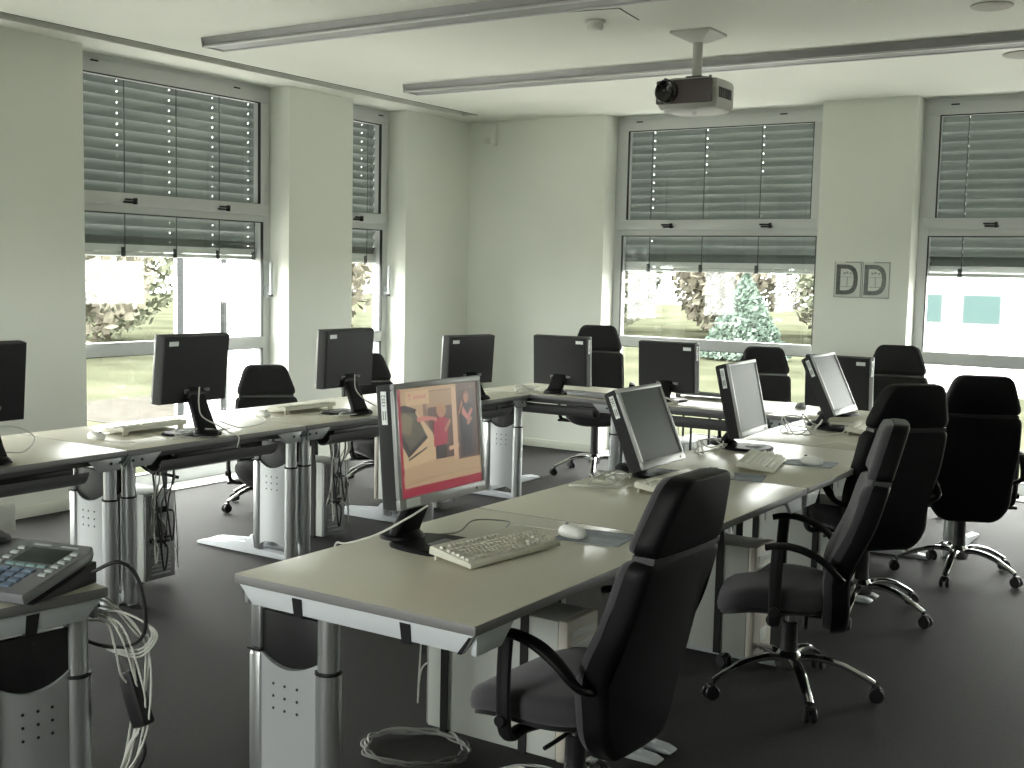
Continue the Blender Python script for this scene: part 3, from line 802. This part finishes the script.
def make_mouse(label, loc, rz, grey=False, tail=((0, .05, .012), (.01, .10, .003), (-.02, .16, .003), (-.06, .22, .003))):
    r = thing('mouse', label, 'mouse', loc, rz, 'computer mice')
    n = 24; rings = []
    for s_, z in ((.92, .001), (1., .008), (.98, .018), (.88, .028), (.68, .034), (.35, .0375), (.05, .038)):
        rings.append([(.031*s_*math.copysign(abs(math.cos(2*PI*k/n))**.8, math.cos(2*PI*k/n)), .056*s_*math.sin(2*PI*k/n)-.004*(1-s_), z-.004*max(0, math.sin(2*PI*k/n))*s_*(z > .01)) for k in range(n)])
    b = MB(); b.loft(rings); b.build('body', mouse_m if not grey else kbg_m, r, smooth=60)
    MB().cyl((-.004, .03, .031), (.004, .03, .031), .008, seg=12).build('scroll_wheel', cableg_m, r)
    MB().tube(tail, .0018, seg=6).build('cable', cablew_m if not grey else cableg_m, r)
    return r
def make_pad(label, loc, rz):
    p = MB().prism(rrect(.22, .18, .012), 0, .003, 'z').build('mouse_pad', pad_m)
    p.location = loc; p.rotation_euler = (0, 0, rz)
    tag(p, label, 'mouse pad', 'mouse pads')
A = math.radians
make_keyboard('white keyboard in front of the lit monitor', (-1.90, 2.875, DT), A(90-7))
make_keyboard('white keyboard half hidden behind the foreground chair', (-1.94, 4.22, DT), A(86))
make_keyboard('white keyboard on the middle row before the third monitor, tilted on its feet', (-1.89, 4.97, DT), A(90+13))
make_keyboard('white keyboard at the far end of the middle row', (-1.87, 6.48, DT), A(98))
make_keyboard('white keyboard before the wide left window, beside a mouse', (-4.74, 3.93, DT), A(-90+2))
make_keyboard('white keyboard on the window row between two monitors', (-4.76, 5.08, DT), A(-90-2))
make_keyboard('grey keyboard lying on the back row behind its left monitor', (-3.86, 7.02, DT), A(172), grey=True, feet=False)
make_keyboard('dark keyboard on the back row beside the monitor under the window', (-3.28, 7.52, DT), A(180), grey=True)
make_pad('blue-grey printed mouse pad right of the keyboard of the lit monitor', (-1.775, 3.245, DT), A(8))
make_pad('blue-grey mouse pad before the third middle row keyboard', (-1.86, 4.62, DT), A(14))
make_pad('blue-grey mouse pad near the edge behind the third middle row keyboard', (-1.74, 5.18, DT), A(5))
make_mouse('white mouse on the pad beside the lit monitor keyboard', (-1.835, 3.20, DT+.003), A(70))
make_mouse('white mouse near the top of the foreground chair', (-1.90, 4.55, DT+.003), A(80))
make_mouse('white mouse behind the third middle row keyboard', (-1.725, 5.15, DT+.003), A(75))
make_mouse('white mouse on the bright desk before the wide left window', (-4.68, 3.60, DT), A(-95))
make_mouse('white mouse on the window row left of its keyboard', (-4.74, 4.755, DT), A(-95))
make_mouse('grey mouse on the back row beside the right window chair', (-2.56, 7.38, DT), A(180), grey=True)
# papers
def sheet(label, pts, name='paper_sheet'):
    b = bmesh.new(); n = 8
    (a, c), (w, l) = pts[0], pts[1]
    G = [[b.verts.new((-w/2+w*i/n, -l/2+l*j/n, .001+.022*math.exp(-((i/n-.5)/.16)**2)*(1 if w > .3 else .3))) for j in range(2)] for i in range(n+1)]
    for i in range(n): b.faces.new([G[i][0], G[i+1][0], G[i+1][1], G[i][1]])
    g = bmesh.ops.extrude_face_region(b, geom=b.faces[:])
    for v in g['geom']:
        if isinstance(v, bmesh.types.BMVert): v.co.z += .0008
    m_ = MB(); m_.merge(b); o = m_.build(name, paper_m, smooth=60)
    o.location = (a, c, DT); o.rotation_euler = (0, 0, pts[2]); tag(o, label, 'paper')
sheet('open white folded sheet on the far part of the middle row', ((-1.87, 5.93), (.36, .24), A(25)))

# ------------------------------------------------------------------ computers under the desks
def make_pc(label, loc, rz, strap=True):
    """long side along local x (rear at x=0, front bezel at x=.45), width along y 0..0.19, z 0..0.42"""
    r = thing('desktop_computer', label, 'computer', loc, rz, 'tower computers under the desks')
    box((.008, 0, 0), (.49, .185, .43), bev=.004).build('case', pc_m, r)
    f = MB(); f.box((.49, -.002, -.004), (.525, .187, .434), bev=.008); fb = f.build('front_bezel', pcbz_m, r)
    g = MB()
    for z in (.33, .37): g.box((.52, .02, z), (.528, .165, z+.028), bev=.003)
    g.box((.52, .06, .05), (.527, .13, .10), bev=.003); g.cyl((.522, .09, .22), (.529, .09, .22), .012, seg=14); g.build('drive_bays', pc_m, fb)
    b = MB(); b.box((0, .004, .004), (.010, .181, .416), bev=.002); rear = b.build('rear_plate', pcr_m, r)
    b = MB(); b.box((-.003, .03, .305), (.002, .16, .395), bev=.002)
    for k in range(7): b.box((-.004, .03, .02+.021*k), (.002, .15, .032+.021*k), bev=.001)
    b.build('slot_covers', alu2_m, rear)
    b = MB(); b.lathe([(.038, 0), (.038, .004), (.03, .006), (.005, .006)], M=Matrix.Translation((0, .095, .245)) @ Matrix.Rotation(-PI/2, 4, 'Y')); b.build('fan_grille', dark_m, rear)
    b = MB()
    for y, z, w, h in ((.04, .18, .03, .012), (.04, .20, .03, .012), (.08, .185, .04, .014), (.135, .19, .022, .02), (.05, .33, .04, .03), (.10, .33, .03, .03)): b.box((-.010, y, z), (.001, y+w, z+h), bev=.002)
    b.build('connectors', black_m, rear)
    b = MB()
    for pts in (((-.01, .06, .34), (-.06, .06, .33), (-.07, .08, .20), (-.05, .10, .40), (-.02, .10, .56)), ((-.01, .09, .19), (-.05, .09, .16), (-.06, .12, .06), (-.05, .14, .25), (-.01, .15, .57))): b.tube(pts, .0045, seg=6)
    b.build('black_cables', cableb_m, rear)
    b = MB()
    for pts in (((-.008, .05, .20), (-.05, .04, .16), (-.055, .03, .05), (-.045, .03, .25), (-.03, .04, .56)), ((-.008, .15, .20), (-.05, .15, .18), (-.06, .17, .10), (-.05, .17, .30), (-.03, .14, .57))): b.tube(pts, .003, seg=6)
    b.build('white_cables', cablew_m, rear)
    for x in (.062, .36) if strap else ():
        s_ = MB(); top = .60
        for y0, y1, z0, z1 in ((-.006, -.002, -.004, top), (.187, .191, -.004, top), (-.006, .191, -.006, -.002), (-.006, .191, top-.004, top)): s_.box((x, y0, z0), (x+.028, y1, z1))
        s_.build('strap', strap_m, r, smooth=0)
    box((.12, -.003, .30), (.125, -.001, .40)).build('side_seam', alu2_m, r, smooth=0)
    c = MB(); c.cyl((.035, -.004, .33), (.035, .001, .33), .007, seg=10); c.build('lock', dark_m, r)
    return r
PZ = .095
make_pc('white tower computer strapped under the nearest desk of the middle row', (FX+.10, 2.98, PZ), 0)
make_pc('white tower computer under the second middle row desk behind the side-view chair', (FX+.19, 4.26, PZ), 0)
make_pc('white tower computer under the third middle row desk behind two chairs', (FX+.19, 5.40, PZ), 0)
make_pc('white tower computer under the far desk of the middle row', (FX+.19, 6.52, PZ), 0)
make_pc('tower computer with cabled rear under the second desk of the left window row', (LX-.20, 3.91, PZ-.06), PI)
make_pc('tower computer with cabled rear under the third desk of the left window row', (LX-.20, 5.17, PZ-.06), PI)
make_pc('tower computer under the corner desk of the left window row', (LX-.20, 6.25, PZ-.06), PI)
make_pc('tower computer with cabled rear under the middle desk of the back row', (-3.22, BY+.20, PZ-.06), PI/2)
make_pc('tower computer under the right desk of the back row', (-2.20, BY+.20, PZ-.06), PI/2)

# ------------------------------------------------------------------ telephone and its surroundings
r = thing('telephone', 'grey desk telephone with blue keys on a black stand in the lower left', 'telephone', (-2.625, 1.80, DT), A(14))
PM = Matrix.Translation((0, -.15, .030)) @ Matrix.Rotation(A(12), 4, 'X')       # face plane: x right, y up the phone
b = MB(); o = [(-.20, 0), (.125, 0), (.125, .255), (.105, .285), (-.18, .285), (-.20, .255)]
b.loft([[(x*s_, .14+(y-.14)*s_, z) for x, y in o] for s_, z in ((.94, -.022), (1., -.014), (1., .002), (.975, .008))], M=PM); b.build('body', phone_m, r)
MB().prism([(-.10, .0), (.135, .0), (.135, .055), (.04, .03)], -.02, .08, 'x', M=Matrix.Translation((.03, 0, 0))).build('stand', black_m, r)
b = MB(); b.box((-.05, .165, .006), (.075, .245, .0095), bev=.002, M=PM); d = b.build('display', phonel_m, r)
b = MB(); b.box((-.055, .16, .005), (.08, .25, .008), bev=.002, M=PM); b.build('display_frame', dark_m, r)
def keys(name, m, x0, y0, nx, ny, dx, dy, w, h, z=.013):
    b = MB()
    for i in range(nx):
        for j in range(ny): b.box((x0+dx*i, y0+dy*j, .006), (x0+dx*i+w, y0+dy*j+h, z), bev=.002, M=PM)
    b.build(name, m, r)
keys('number_keys', phonek_m, -.045, .03, 3, 4, .037, .026, .030, .019)
keys('soft_keys', phonet_m, -.05, .140, 4, 1, .032, .02, .028, .012)
keys('side_keys', phonew_m, .085, .10, 1, 6, .02, .024, .022, .011)
keys('programme_keys', phonew_m, -.085, .03, 1, 8, .02, .028, .022, .013)
keys('top_keys', phonew_m, -.06, .258, 2, 1, .085, .02, .055, .008, .0095)
b = MB(); b.tube([(-.165, .02, .012), (-.165, .06, .035), (-.165, .22, .035), (-.165, .26, .012)], lambda q: .022+.008*abs(2*q-1), flat=(.7, 1.), M=PM, seg=12); b.build('handset', phone_m, r)
tag(MB().tube([(-2.50, 1.905, .775), (-2.455, 1.95, .80), (-2.425, 1.985, .76), (-2.412, 2.0, .66), (-2.43, 2.0, .59), (-2.50, 1.98, .56), (-2.56, 1.93, .58), (-2.66, 1.90, .64)], .005, cableb_m, seg=8, n=8).build('telephone_cable'),
    'black cable arching from the telephone over the desk edge', 'cable')
r = thing('white_box', 'flat white casing lying behind the telephone at the left photo edge', 'box', (-3.285, 2.06, DT), A(10))
box((-.25, -.10, 0), (.095, .10, .098), bev=.01).build('casing', plastic_w, r)
box((-.255, -.105, .02), (-.245, .105, .08), bev=.004).build('side_cover', sticker_m, r)
# cable loops hanging from the telephone desk
b = MB()
rl = random.Random(3)
for k in range(7):
    q = rl.uniform(-.035, .035); e = rl.uniform(.0, .08)
    b.tube([(-2.60, 1.93, .66+q), (-2.53, 1.97, .655+q), (-2.47-e*.3, 2.0+q, .63-e), (-2.425-e, 2.02+q, .52+q), (-2.42-e, 2.02, .38-q), (-2.45-e, 2.01, .26+q), (-2.50-e*.4, 1.99, .20), (-2.53, 1.97, .165+q)], .003, seg=6)
for k in range(3):
    b.tube([(-2.58, 1.93, .64), (-2.50, 1.97, .66), (-2.43, 2.0, .64), (-2.41+.01*k, 2.02, .60), (-2.45, 2.01, .555-.01*k), (-2.53, 1.97, .55)], .003, seg=6)
b.tube([(-2.53, 1.98, .165), (-2.49, 2.0, .20), (-2.45, 2.02, .14), (-2.47, 2.02, .08), (-2.52, 2.0, .01)], .004, seg=6)
r = thing('cable_bundle', 'white cable loops hanging beside the telephone desk leg', 'cable', (0, 0, 0))
b.build('cables', cablew_m, r)
b = MB(); b.box((-.028, -.02, -.075), (.028, .02, .075), bev=.008, M=Matrix.Translation((-2.475, 2.02, .415)) @ Matrix.Rotation(A(-24), 4, 'Y')); b.build('power_adapter', black_m, r)
b = MB(); b.tube([(-2.50, 1.99, .60), (-2.49, 2.0, .55), (-2.485, 2.015, .49)], .005, seg=6); b.tube([(-2.465, 2.02, .34), (-2.44, 2.02, .28), (-2.47, 2.02, .22)], .005, seg=6); b.build('adapter_cable', cableb_m, r)

# coil on the floor under the near desk
b = MB(); pts = []
for k in range(70):
    a = 2*PI*k/20; q = .135+.012*math.sin(k*1.7)
    pts.append((q*math.cos(a)*1.25, q*math.sin(a), .008+.005*(k//20)+.003*math.sin(k*.9)))
b.tube(pts, .004, seg=6, n=3); pts2 = [(.0+.17*math.cos(.3+k*.25), .12*math.sin(.3+k*.25), .02+.004*math.sin(k)) for k in range(15)]
b.tube(pts2, .004, seg=6, n=3)
o = b.build('cable_coil', cableg_m); o.location = (-2.27, 2.97, 0); o.rotation_euler = (0, 0, .3)
tag(o, 'coiled cable lying on the dark carpet under the near desk', 'cable')

def cable(label, pts, m=cablew_m, r_=.0032, n=7):
    tag(MB().tube(pts, r_, m, seg=6, n=n).build('cable'), label, 'cable', 'loose cables')
D1 = DT+.004
cable('white cable hanging from the lit monitor over the desk edge', [(-2.045, 2.72, DT+.15), (-2.10, 2.70, DT+.11), (-2.20, 2.68, DT+.05), (-2.30, 2.66, DT+.012), (-2.345, 2.66, DT+.004), (-2.36, 2.67, DT-.06), (-2.33, 2.70, DT-.12)])
cable('thin grey cable curling across the desk behind the lit monitor keyboard', [(-2.20, 2.93, D1), (-2.15, 3.02, D1), (-2.17, 3.14, DT+.02), (-2.08, 3.20, DT+.018), (-2.03, 3.12, DT+.02)], cableg_m, .0025)
def tangle(label, c, n, seed, sx=.12, sy=.16, h=.05, m=cablew_m):
    q = random.Random(seed); b = MB()
    for k in range(n):
        a0 = q.uniform(0, 6.28); pts = []
        for j in range(7):
            a = a0 + j*q.uniform(.7, 1.1); rr = q.uniform(.45, 1.)
            pts.append((c[0]+sx*rr*math.cos(a), c[1]+sy*rr*math.sin(a), DT+.005+h*q.random()**2))
        b.tube(pts, .0034, m, seg=6, n=6)
    tag(b.build('cable'), label, 'cable', 'loose cables')
cable('grey signal cable hanging behind the monitor before the wide window', [(-4.405, 3.99, DT+.24), (-4.375, 3.96, DT+.16), (-4.36, 3.97, DT+.10), (-4.33, 4.05, DT+.05), (-4.315, 4.09, DT+.02), (-4.30, 4.12, DT+.005), (-4.278, 4.13, DT-.01), (-4.28, 4.12, DT-.06)], cablew_m, .0035)
cable('grey signal cable hanging behind the monitor before the narrow window', [(-4.425, 5.17, DT+.23), (-4.40, 5.15, DT+.15), (-4.38, 5.20, DT+.09), (-4.34, 5.27, DT+.04), (-4.31, 5.29, DT+.008)], cablew_m, .0035)
cable('white cable looping from the far leaning monitor to the desk', [(-2.12, 6.26, DT+.06), (-2.12, 6.14, DT+.11), (-2.08, 6.05, DT+.09), (-2.04, 6.07, DT+.02), (-1.98, 6.16, DT+.006), (-1.92, 6.22, DT+.02), (-1.93, 6.30, DT+.05)], cablew_m, .004)
cable('white cable looping in front of the second middle row monitor foot', [(-2.30, 3.98, D1), (-2.22, 3.92, DT+.02), (-2.12, 4.00, DT+.012), (-2.05, 4.12, DT+.018), (-2.04, 4.24, DT+.03)], cablew_m, .004)
tangle('white cable loops on the foot of the second middle row monitor', (-2.22, 4.16), 3, 1, .09, .16)
tangle('white cable loops behind the foot of the third middle row monitor', (-2.24, 5.20), 3, 2, .07, .17)
tangle('white cable loops around the far leaning monitor', (-2.14, 6.20), 3, 5, .10, .16, .09)
tangle('white cable loops around the foot of the monitor before the wide window', (-4.38, 3.95), 3, 4, .06, .20, .05)
tangle('white cable tangle on the desk corner beside the back row', (-4.40, 6.98), 7, 6, .09, .13, .05)
tangle('white cables lying around the foot of the third left monitor', (-4.38, 5.10), 2, 8, .06, .16, .04)
tangle('light cable loops behind the monitor under the back window', (-3.36, 7.02), 3, 9, .10, .09, .08)
cable('white cable looping beside the leftmost monitor foot', [(-4.36, 2.86, DT+.16), (-4.34, 2.95, DT+.15), (-4.34, 3.03, DT+.10), (-4.35, 2.99, DT+.045), (-4.36, 2.90, DT+.05)])
cable('white cable running over the desk from the second left monitor to the next keyboard', [(-4.40, 4.12, DT+.06), (-4.42, 4.28, DT+.012), (-4.46, 4.46, DT+.010), (-4.58, 4.62, DT+.004), (-4.70, 4.70, DT+.004)])
def drop(label, y, seed, n=5, m=cableg_m):
    """cables falling from the tray behind the window row to the computers"""
    q = random.Random(seed); b = MB()
    for k in range(n):
        x = LX-.10-q.uniform(0, .07); yy = y+q.uniform(-.04, .04)
        b.tube([(x, yy, .64), (x+.01, yy+q.uniform(-.02, .02), .54), (LX-.18, yy+q.uniform(-.03, .03), .42), (LX-.16, yy+q.uniform(-.04, .04), .30), (LX-.18, yy+q.uniform(-.04, .04), .20+q.uniform(-.05, .08))], .0035, [m, cableb_m, cablew_m][k % 3], seg=6)
    tag(b.build('cable'), label, 'cable', 'loose cables')
drop('dark cables falling from the tray to the computer under the second window desk', 3.80, 21)
drop('cables falling from the tray to the computer under the third window desk', 5.05, 22, 7)
b = MB(); b.tube([(LX-.30, 3.75, .62), (LX-.24, 3.80, .56), (LX-.20, 3.86, .545), (LX-.16, 3.90, .53)], .008); tag(b.build('plug_cable', cableb_m), 'short thick black plug cable beside the double legs of the window row', 'cable')
# power strips lying in the gap over the cable trays
for k, y in enumerate((3.02, 4.0, 5.1, 6.3)):
    o = box((-.025, -.20, 0), (.025, .20, .04), bev=.006).build('power_strip', black_m)
    o.location = (LX-.075, y, .632)
    tag(o, ['black power strip in the cable tray under the leftmost monitor', 'black power strip in the cable tray before the wide window', 'black power strip in the cable tray under the third left monitor', 'black power strip in the cable tray near the corner'][k], 'power strip', 'power strips in the cable trays')

# ------------------------------------------------------------------ outside
GZ = -2.6
o = MB().box((-140, -80, GZ-.3), (90, 160, GZ)).build('lawn', mat('lawn_grass', (.045, .048, .032), .95, spec=0, var=.3, vscale=.25), smooth=0)
tag(o, kind='structure')
path_m = mat('gravel_path', (.05, .048, .042), .9, spec=0, var=.15, vscale=2)
o = MB().box((-30, 20, GZ), (40, 27, GZ+.02)).build('gravel_path', path_m, smooth=0); tag(o, kind='structure')
o = MB().box((-13, -9, GZ), (12, 15.5, GZ+.03)).build('bounce_ground', mat('bounce_pale', (.36, .355, .335), .8, var=.08, vscale=3), smooth=0); tag(o, kind='structure')  # unseen pale ground, added to bounce daylight up to the ceiling
leaf_ms = [mat('foliage_beige', (.150, .140, .110), .9, spec=0, var=.3, vscale=3), mat('foliage_green', (.135, .145, .105), .9, spec=0, var=.3, vscale=3), mat('foliage_conifer', (.105, .140, .115), .9, spec=0, var=.3, vscale=3)]
bark_m = mat('bark', (.09, .08, .068), .95, var=.3, vscale=4)
def tree(label, x, y, h, w, kind, nleaf, seed):
    q = random.Random(seed)
    name = 'conifer_tree' if kind == 2 else 'leafy_tree'
    r = thing(name, label, 'tree', (x, y, GZ), 0, 'trees beyond the lawn')
    t = MB(); t.tube([(0, 0, 0), (q.uniform(-.1, .1), 0, h*.3), (q.uniform(-.2, .2), 0, h*.55), (0, 0, h*.9)], lambda k: .02*h*(1-.8*k)+.03, seg=8)
    for k in range(0 if kind == 2 else 9):
        a = q.uniform(0, 6.28); z0 = h*q.uniform(.25, .6); L_ = w*q.uniform(.5, .9)
        t.tube([(0, 0, z0), (math.cos(a)*L_*.5, math.sin(a)*L_*.5, z0+L_*.45), (math.cos(a)*L_, math.sin(a)*L_, z0+L_*.8)], lambda k: .010*h*(1-.8*k)+.01, seg=5, n=3)
    t.build('trunk', bark_m, r)
    b = bmesh.new()
    for k in range(nleaf):
        if kind == 2:
            u = 1-math.sqrt(q.random()); a = q.uniform(0, 6.28); rr = w*(1-u)*q.uniform(.6, 1.05); p = Vector((rr*math.cos(a), rr*math.sin(a), h*(.03+.97*u)))
            sz = h*.028
        else:
            while True:
                p = Vector((q.uniform(-1, 1), q.uniform(-1, 1), q.uniform(-1, 1)))
                if .25 < p.length < 1: break
            p = Vector((p.x*w, p.y*w, h*.50+p.z*h*.49)); sz = h*.027
        n = Vector((q.gauss(0, 1), q.gauss(0, 1), q.gauss(0, 1))).normalized(); u_ = n.orthogonal().normalized()*sz*q.uniform(.6, 1.4); v_ = n.cross(u_).normalized()*sz*q.uniform(.4, 1.)
        b.faces.new([b.verts.new(p+u_), b.verts.new(p+v_), b.verts.new(p-u_), b.verts.new(p-v_)])
    m_ = MB(); m_.merge(b); m_.build('crown', leaf_ms[kind], r, smooth=0)
q = random.Random(11)
tl = {0: 'bare beige tree of the wood', 1: 'green leafy tree of the wood'}
spots = []
for k in range(10): spots.append((-46-8*(k % 2), 18+8*k+q.uniform(-.5, .5), q.uniform(9, 12), q.uniform(3.9, 4.6), 0 if k % 3 else 1, 'left'))
for k in range(12): spots.append((-41+4.5*k+q.uniform(-.3, .3), 76+9*(k % 2), q.uniform(9, 12), q.uniform(3.5, 4.3), 0 if k % 4 else 1, 'back'))
for k, (x, y, h, w, kd, side) in enumerate(spots):
    tree('%s seen pale through the %s windows' % (tl[kd], side), x, y, h, w, kd, 2600, 100+k)
tree('dark green conifer seen through the window left of the posters', -22.9, 57, 4.6, 2.3, 2, 6500, 300)
tree('round green shrub on the lawn outside the left window', -26, 26, 2.6, 2.2, 1, 2600, 301)
# white office wing outside the right window
bw_m = mat('white_render', (.82, .84, .83), .8, var=.03, vscale=.6)
r = thing('office_building', 'white building wing with square windows outside the right window', 'building', (0, 0, 0))
BYW = 46.0
box((-12.2, BYW, GZ), (6, BYW+10, 7), bev=.0).build('facade', bw_m, r, smooth=0)
box((-12.4, BYW-.15, 7), (6.2, BYW+10.2, 7.3)).build('parapet', mat('parapet_grey', (.5, .5, .5), .6), r, smooth=0)
for x in (-12.05, -9.98, -7.3, -4.6, -1.9, .8):
    for z0 in (0.0, 3.3):
        f = box((x, BYW-.06, z0), (x+1.42, BYW+.05, z0+1.15)).build('window', mat('far_frame', (.12, .125, .125), .6), r, smooth=0)
        box((x+.07, BYW-.07, z0+.07), (x+1.35, BYW-.055, z0+1.08)).build('pane', mat('far_pane', (.035, .062, .060), .6, spec=.2), f, smooth=0)
        box((x-.08, BYW-.14, z0-.09), (x+1.5, BYW, z0-.03)).build('sill', MATS['far_frame'], f, smooth=0)
# white glazed pavilion outside the left window
r = thing('pavilion', 'white pavilion with slim posts outside the wide left window', 'building', (0, 0, 0))
px_ = -14.0
box((px_-.3, 12.45, GZ), (px_, 13.12, 3.2)).build('wall_panel', bw_m, r, smooth=0)
box((px_-.3, 13.42, GZ), (px_, 14.3, 3.2)).build('wall_panel', bw_m, r, smooth=0)
for y in (12.30, 13.18): box((px_-.06, y, GZ), (px_+.02, y+.06, 3.2)).build('post', mat('post_grey', (.026, .028, .029), .8, spec=.1), r, smooth=0)
box((px_-.6, 11.9, 3.2), (px_+.3, 14.6, 3.4)).build('roof', bw_m, r, smooth=0)
# white column close outside the back window
r = thing('outside_post', 'white upright post outside the left edge of the back window', 'post', (-6.25, 11.2, GZ))
box((-.16, -.12, 0), (.13, .12, 6), bev=.02).build('shaft', bw_m, r)
box((-.22, -.2, 0), (.2, .2, .12), bev=.01).build('foot_plate', MATS['post_grey'], r)

# ------------------------------------------------------------------ light
w = bpy.data.worlds.new('overcast_sky'); S.world = w; w.use_nodes = True
nt = w.node_tree; bg = nt.nodes['Background']
tc = nt.nodes.new('ShaderNodeTexCoord'); sx = nt.nodes.new('ShaderNodeSeparateXYZ'); cr = nt.nodes.new('ShaderNodeValToRGB')
cr.color_ramp.elements[0].position = .0; cr.color_ramp.elements[0].color = (.84, .86, .81, 1)
cr.color_ramp.elements[1].position = .9; cr.color_ramp.elements[1].color = (1.03, 1.01, .98, 1)
nt.links.new(tc.outputs['Generated'], sx.inputs[0]); nt.links.new(sx.outputs['Z'], cr.inputs['Fac'])
nt.links.new(cr.outputs['Color'], bg.inputs['Color']); bg.inputs['Strength'].default_value = 6.0
def portal(name, loc, rot, sx_, sy_):
    l = bpy.data.lights.new(name, 'AREA'); l.shape = 'RECTANGLE'; l.size = sx_; l.size_y = sy_; l.cycles.is_portal = True
    o = bpy.data.objects.new(name, l); COL.objects.link(o); o.location = loc; o.rotation_euler = rot
for a, b in L_OPEN: portal('window_portal', (XL-WT-.02, (a+b)/2, HC/2), (0, -PI/2, 0), HC, b-a)
for a, b in B_OPEN: portal('window_portal', ((a+b)/2, YB+WT+.02, HC/2), (-PI/2, 0, 0), b-a, HC)
portal('window_portal', ((R_OPEN[0]+R_OPEN[1])/2, YR-.32, 1.85), (PI/2, 0, 0), R_OPEN[1]-R_OPEN[0], 1.8)

# ------------------------------------------------------------------ camera
yaw, pitch, roll, F = -0.575051220, 0.0938965813, -0.0218763695, 1182.44315
f = Vector((math.sin(yaw)*math.cos(pitch), math.cos(yaw)*math.cos(pitch), -math.sin(pitch)))
rt = Vector((math.cos(yaw), -math.sin(yaw), 0)); dn = f.cross(rt)
r2 = rt*math.cos(roll)+dn*math.sin(roll); d2 = -rt*math.sin(roll)+dn*math.cos(roll)
cd = bpy.data.cameras.new('camera'); cam = bpy.data.objects.new('camera', cd); COL.objects.link(cam)
cd.sensor_fit = 'HORIZONTAL'; cd.sensor_width = 36; cd.lens = F/1024*36; cd.clip_start = .05; cd.clip_end = 400
Mc = Matrix((( r2.x, -d2.x, -f.x, 0), (r2.y, -d2.y, -f.y, 0), (r2.z, -d2.z, -f.z, 1.56), (0, 0, 0, 1)))
cam.matrix_world = Mc
S.camera = cam
S.view_settings.view_transform = 'Standard'; S.view_settings.look = 'None'; S.view_settings.gamma = 1.0
S.view_settings.use_curve_mapping = False
S.view_settings.exposure = 2.0
S.cycles.max_bounces = 12; S.cycles.diffuse_bounces = 8; S.cycles.glossy_bounces = 4; S.cycles.transparent_max_bounces = 24
S.cycles.caustics_reflective = False; S.cycles.caustics_refractive = False
S.cycles.sample_clamp_indirect = 6.0
S.cycles.use_denoising = True
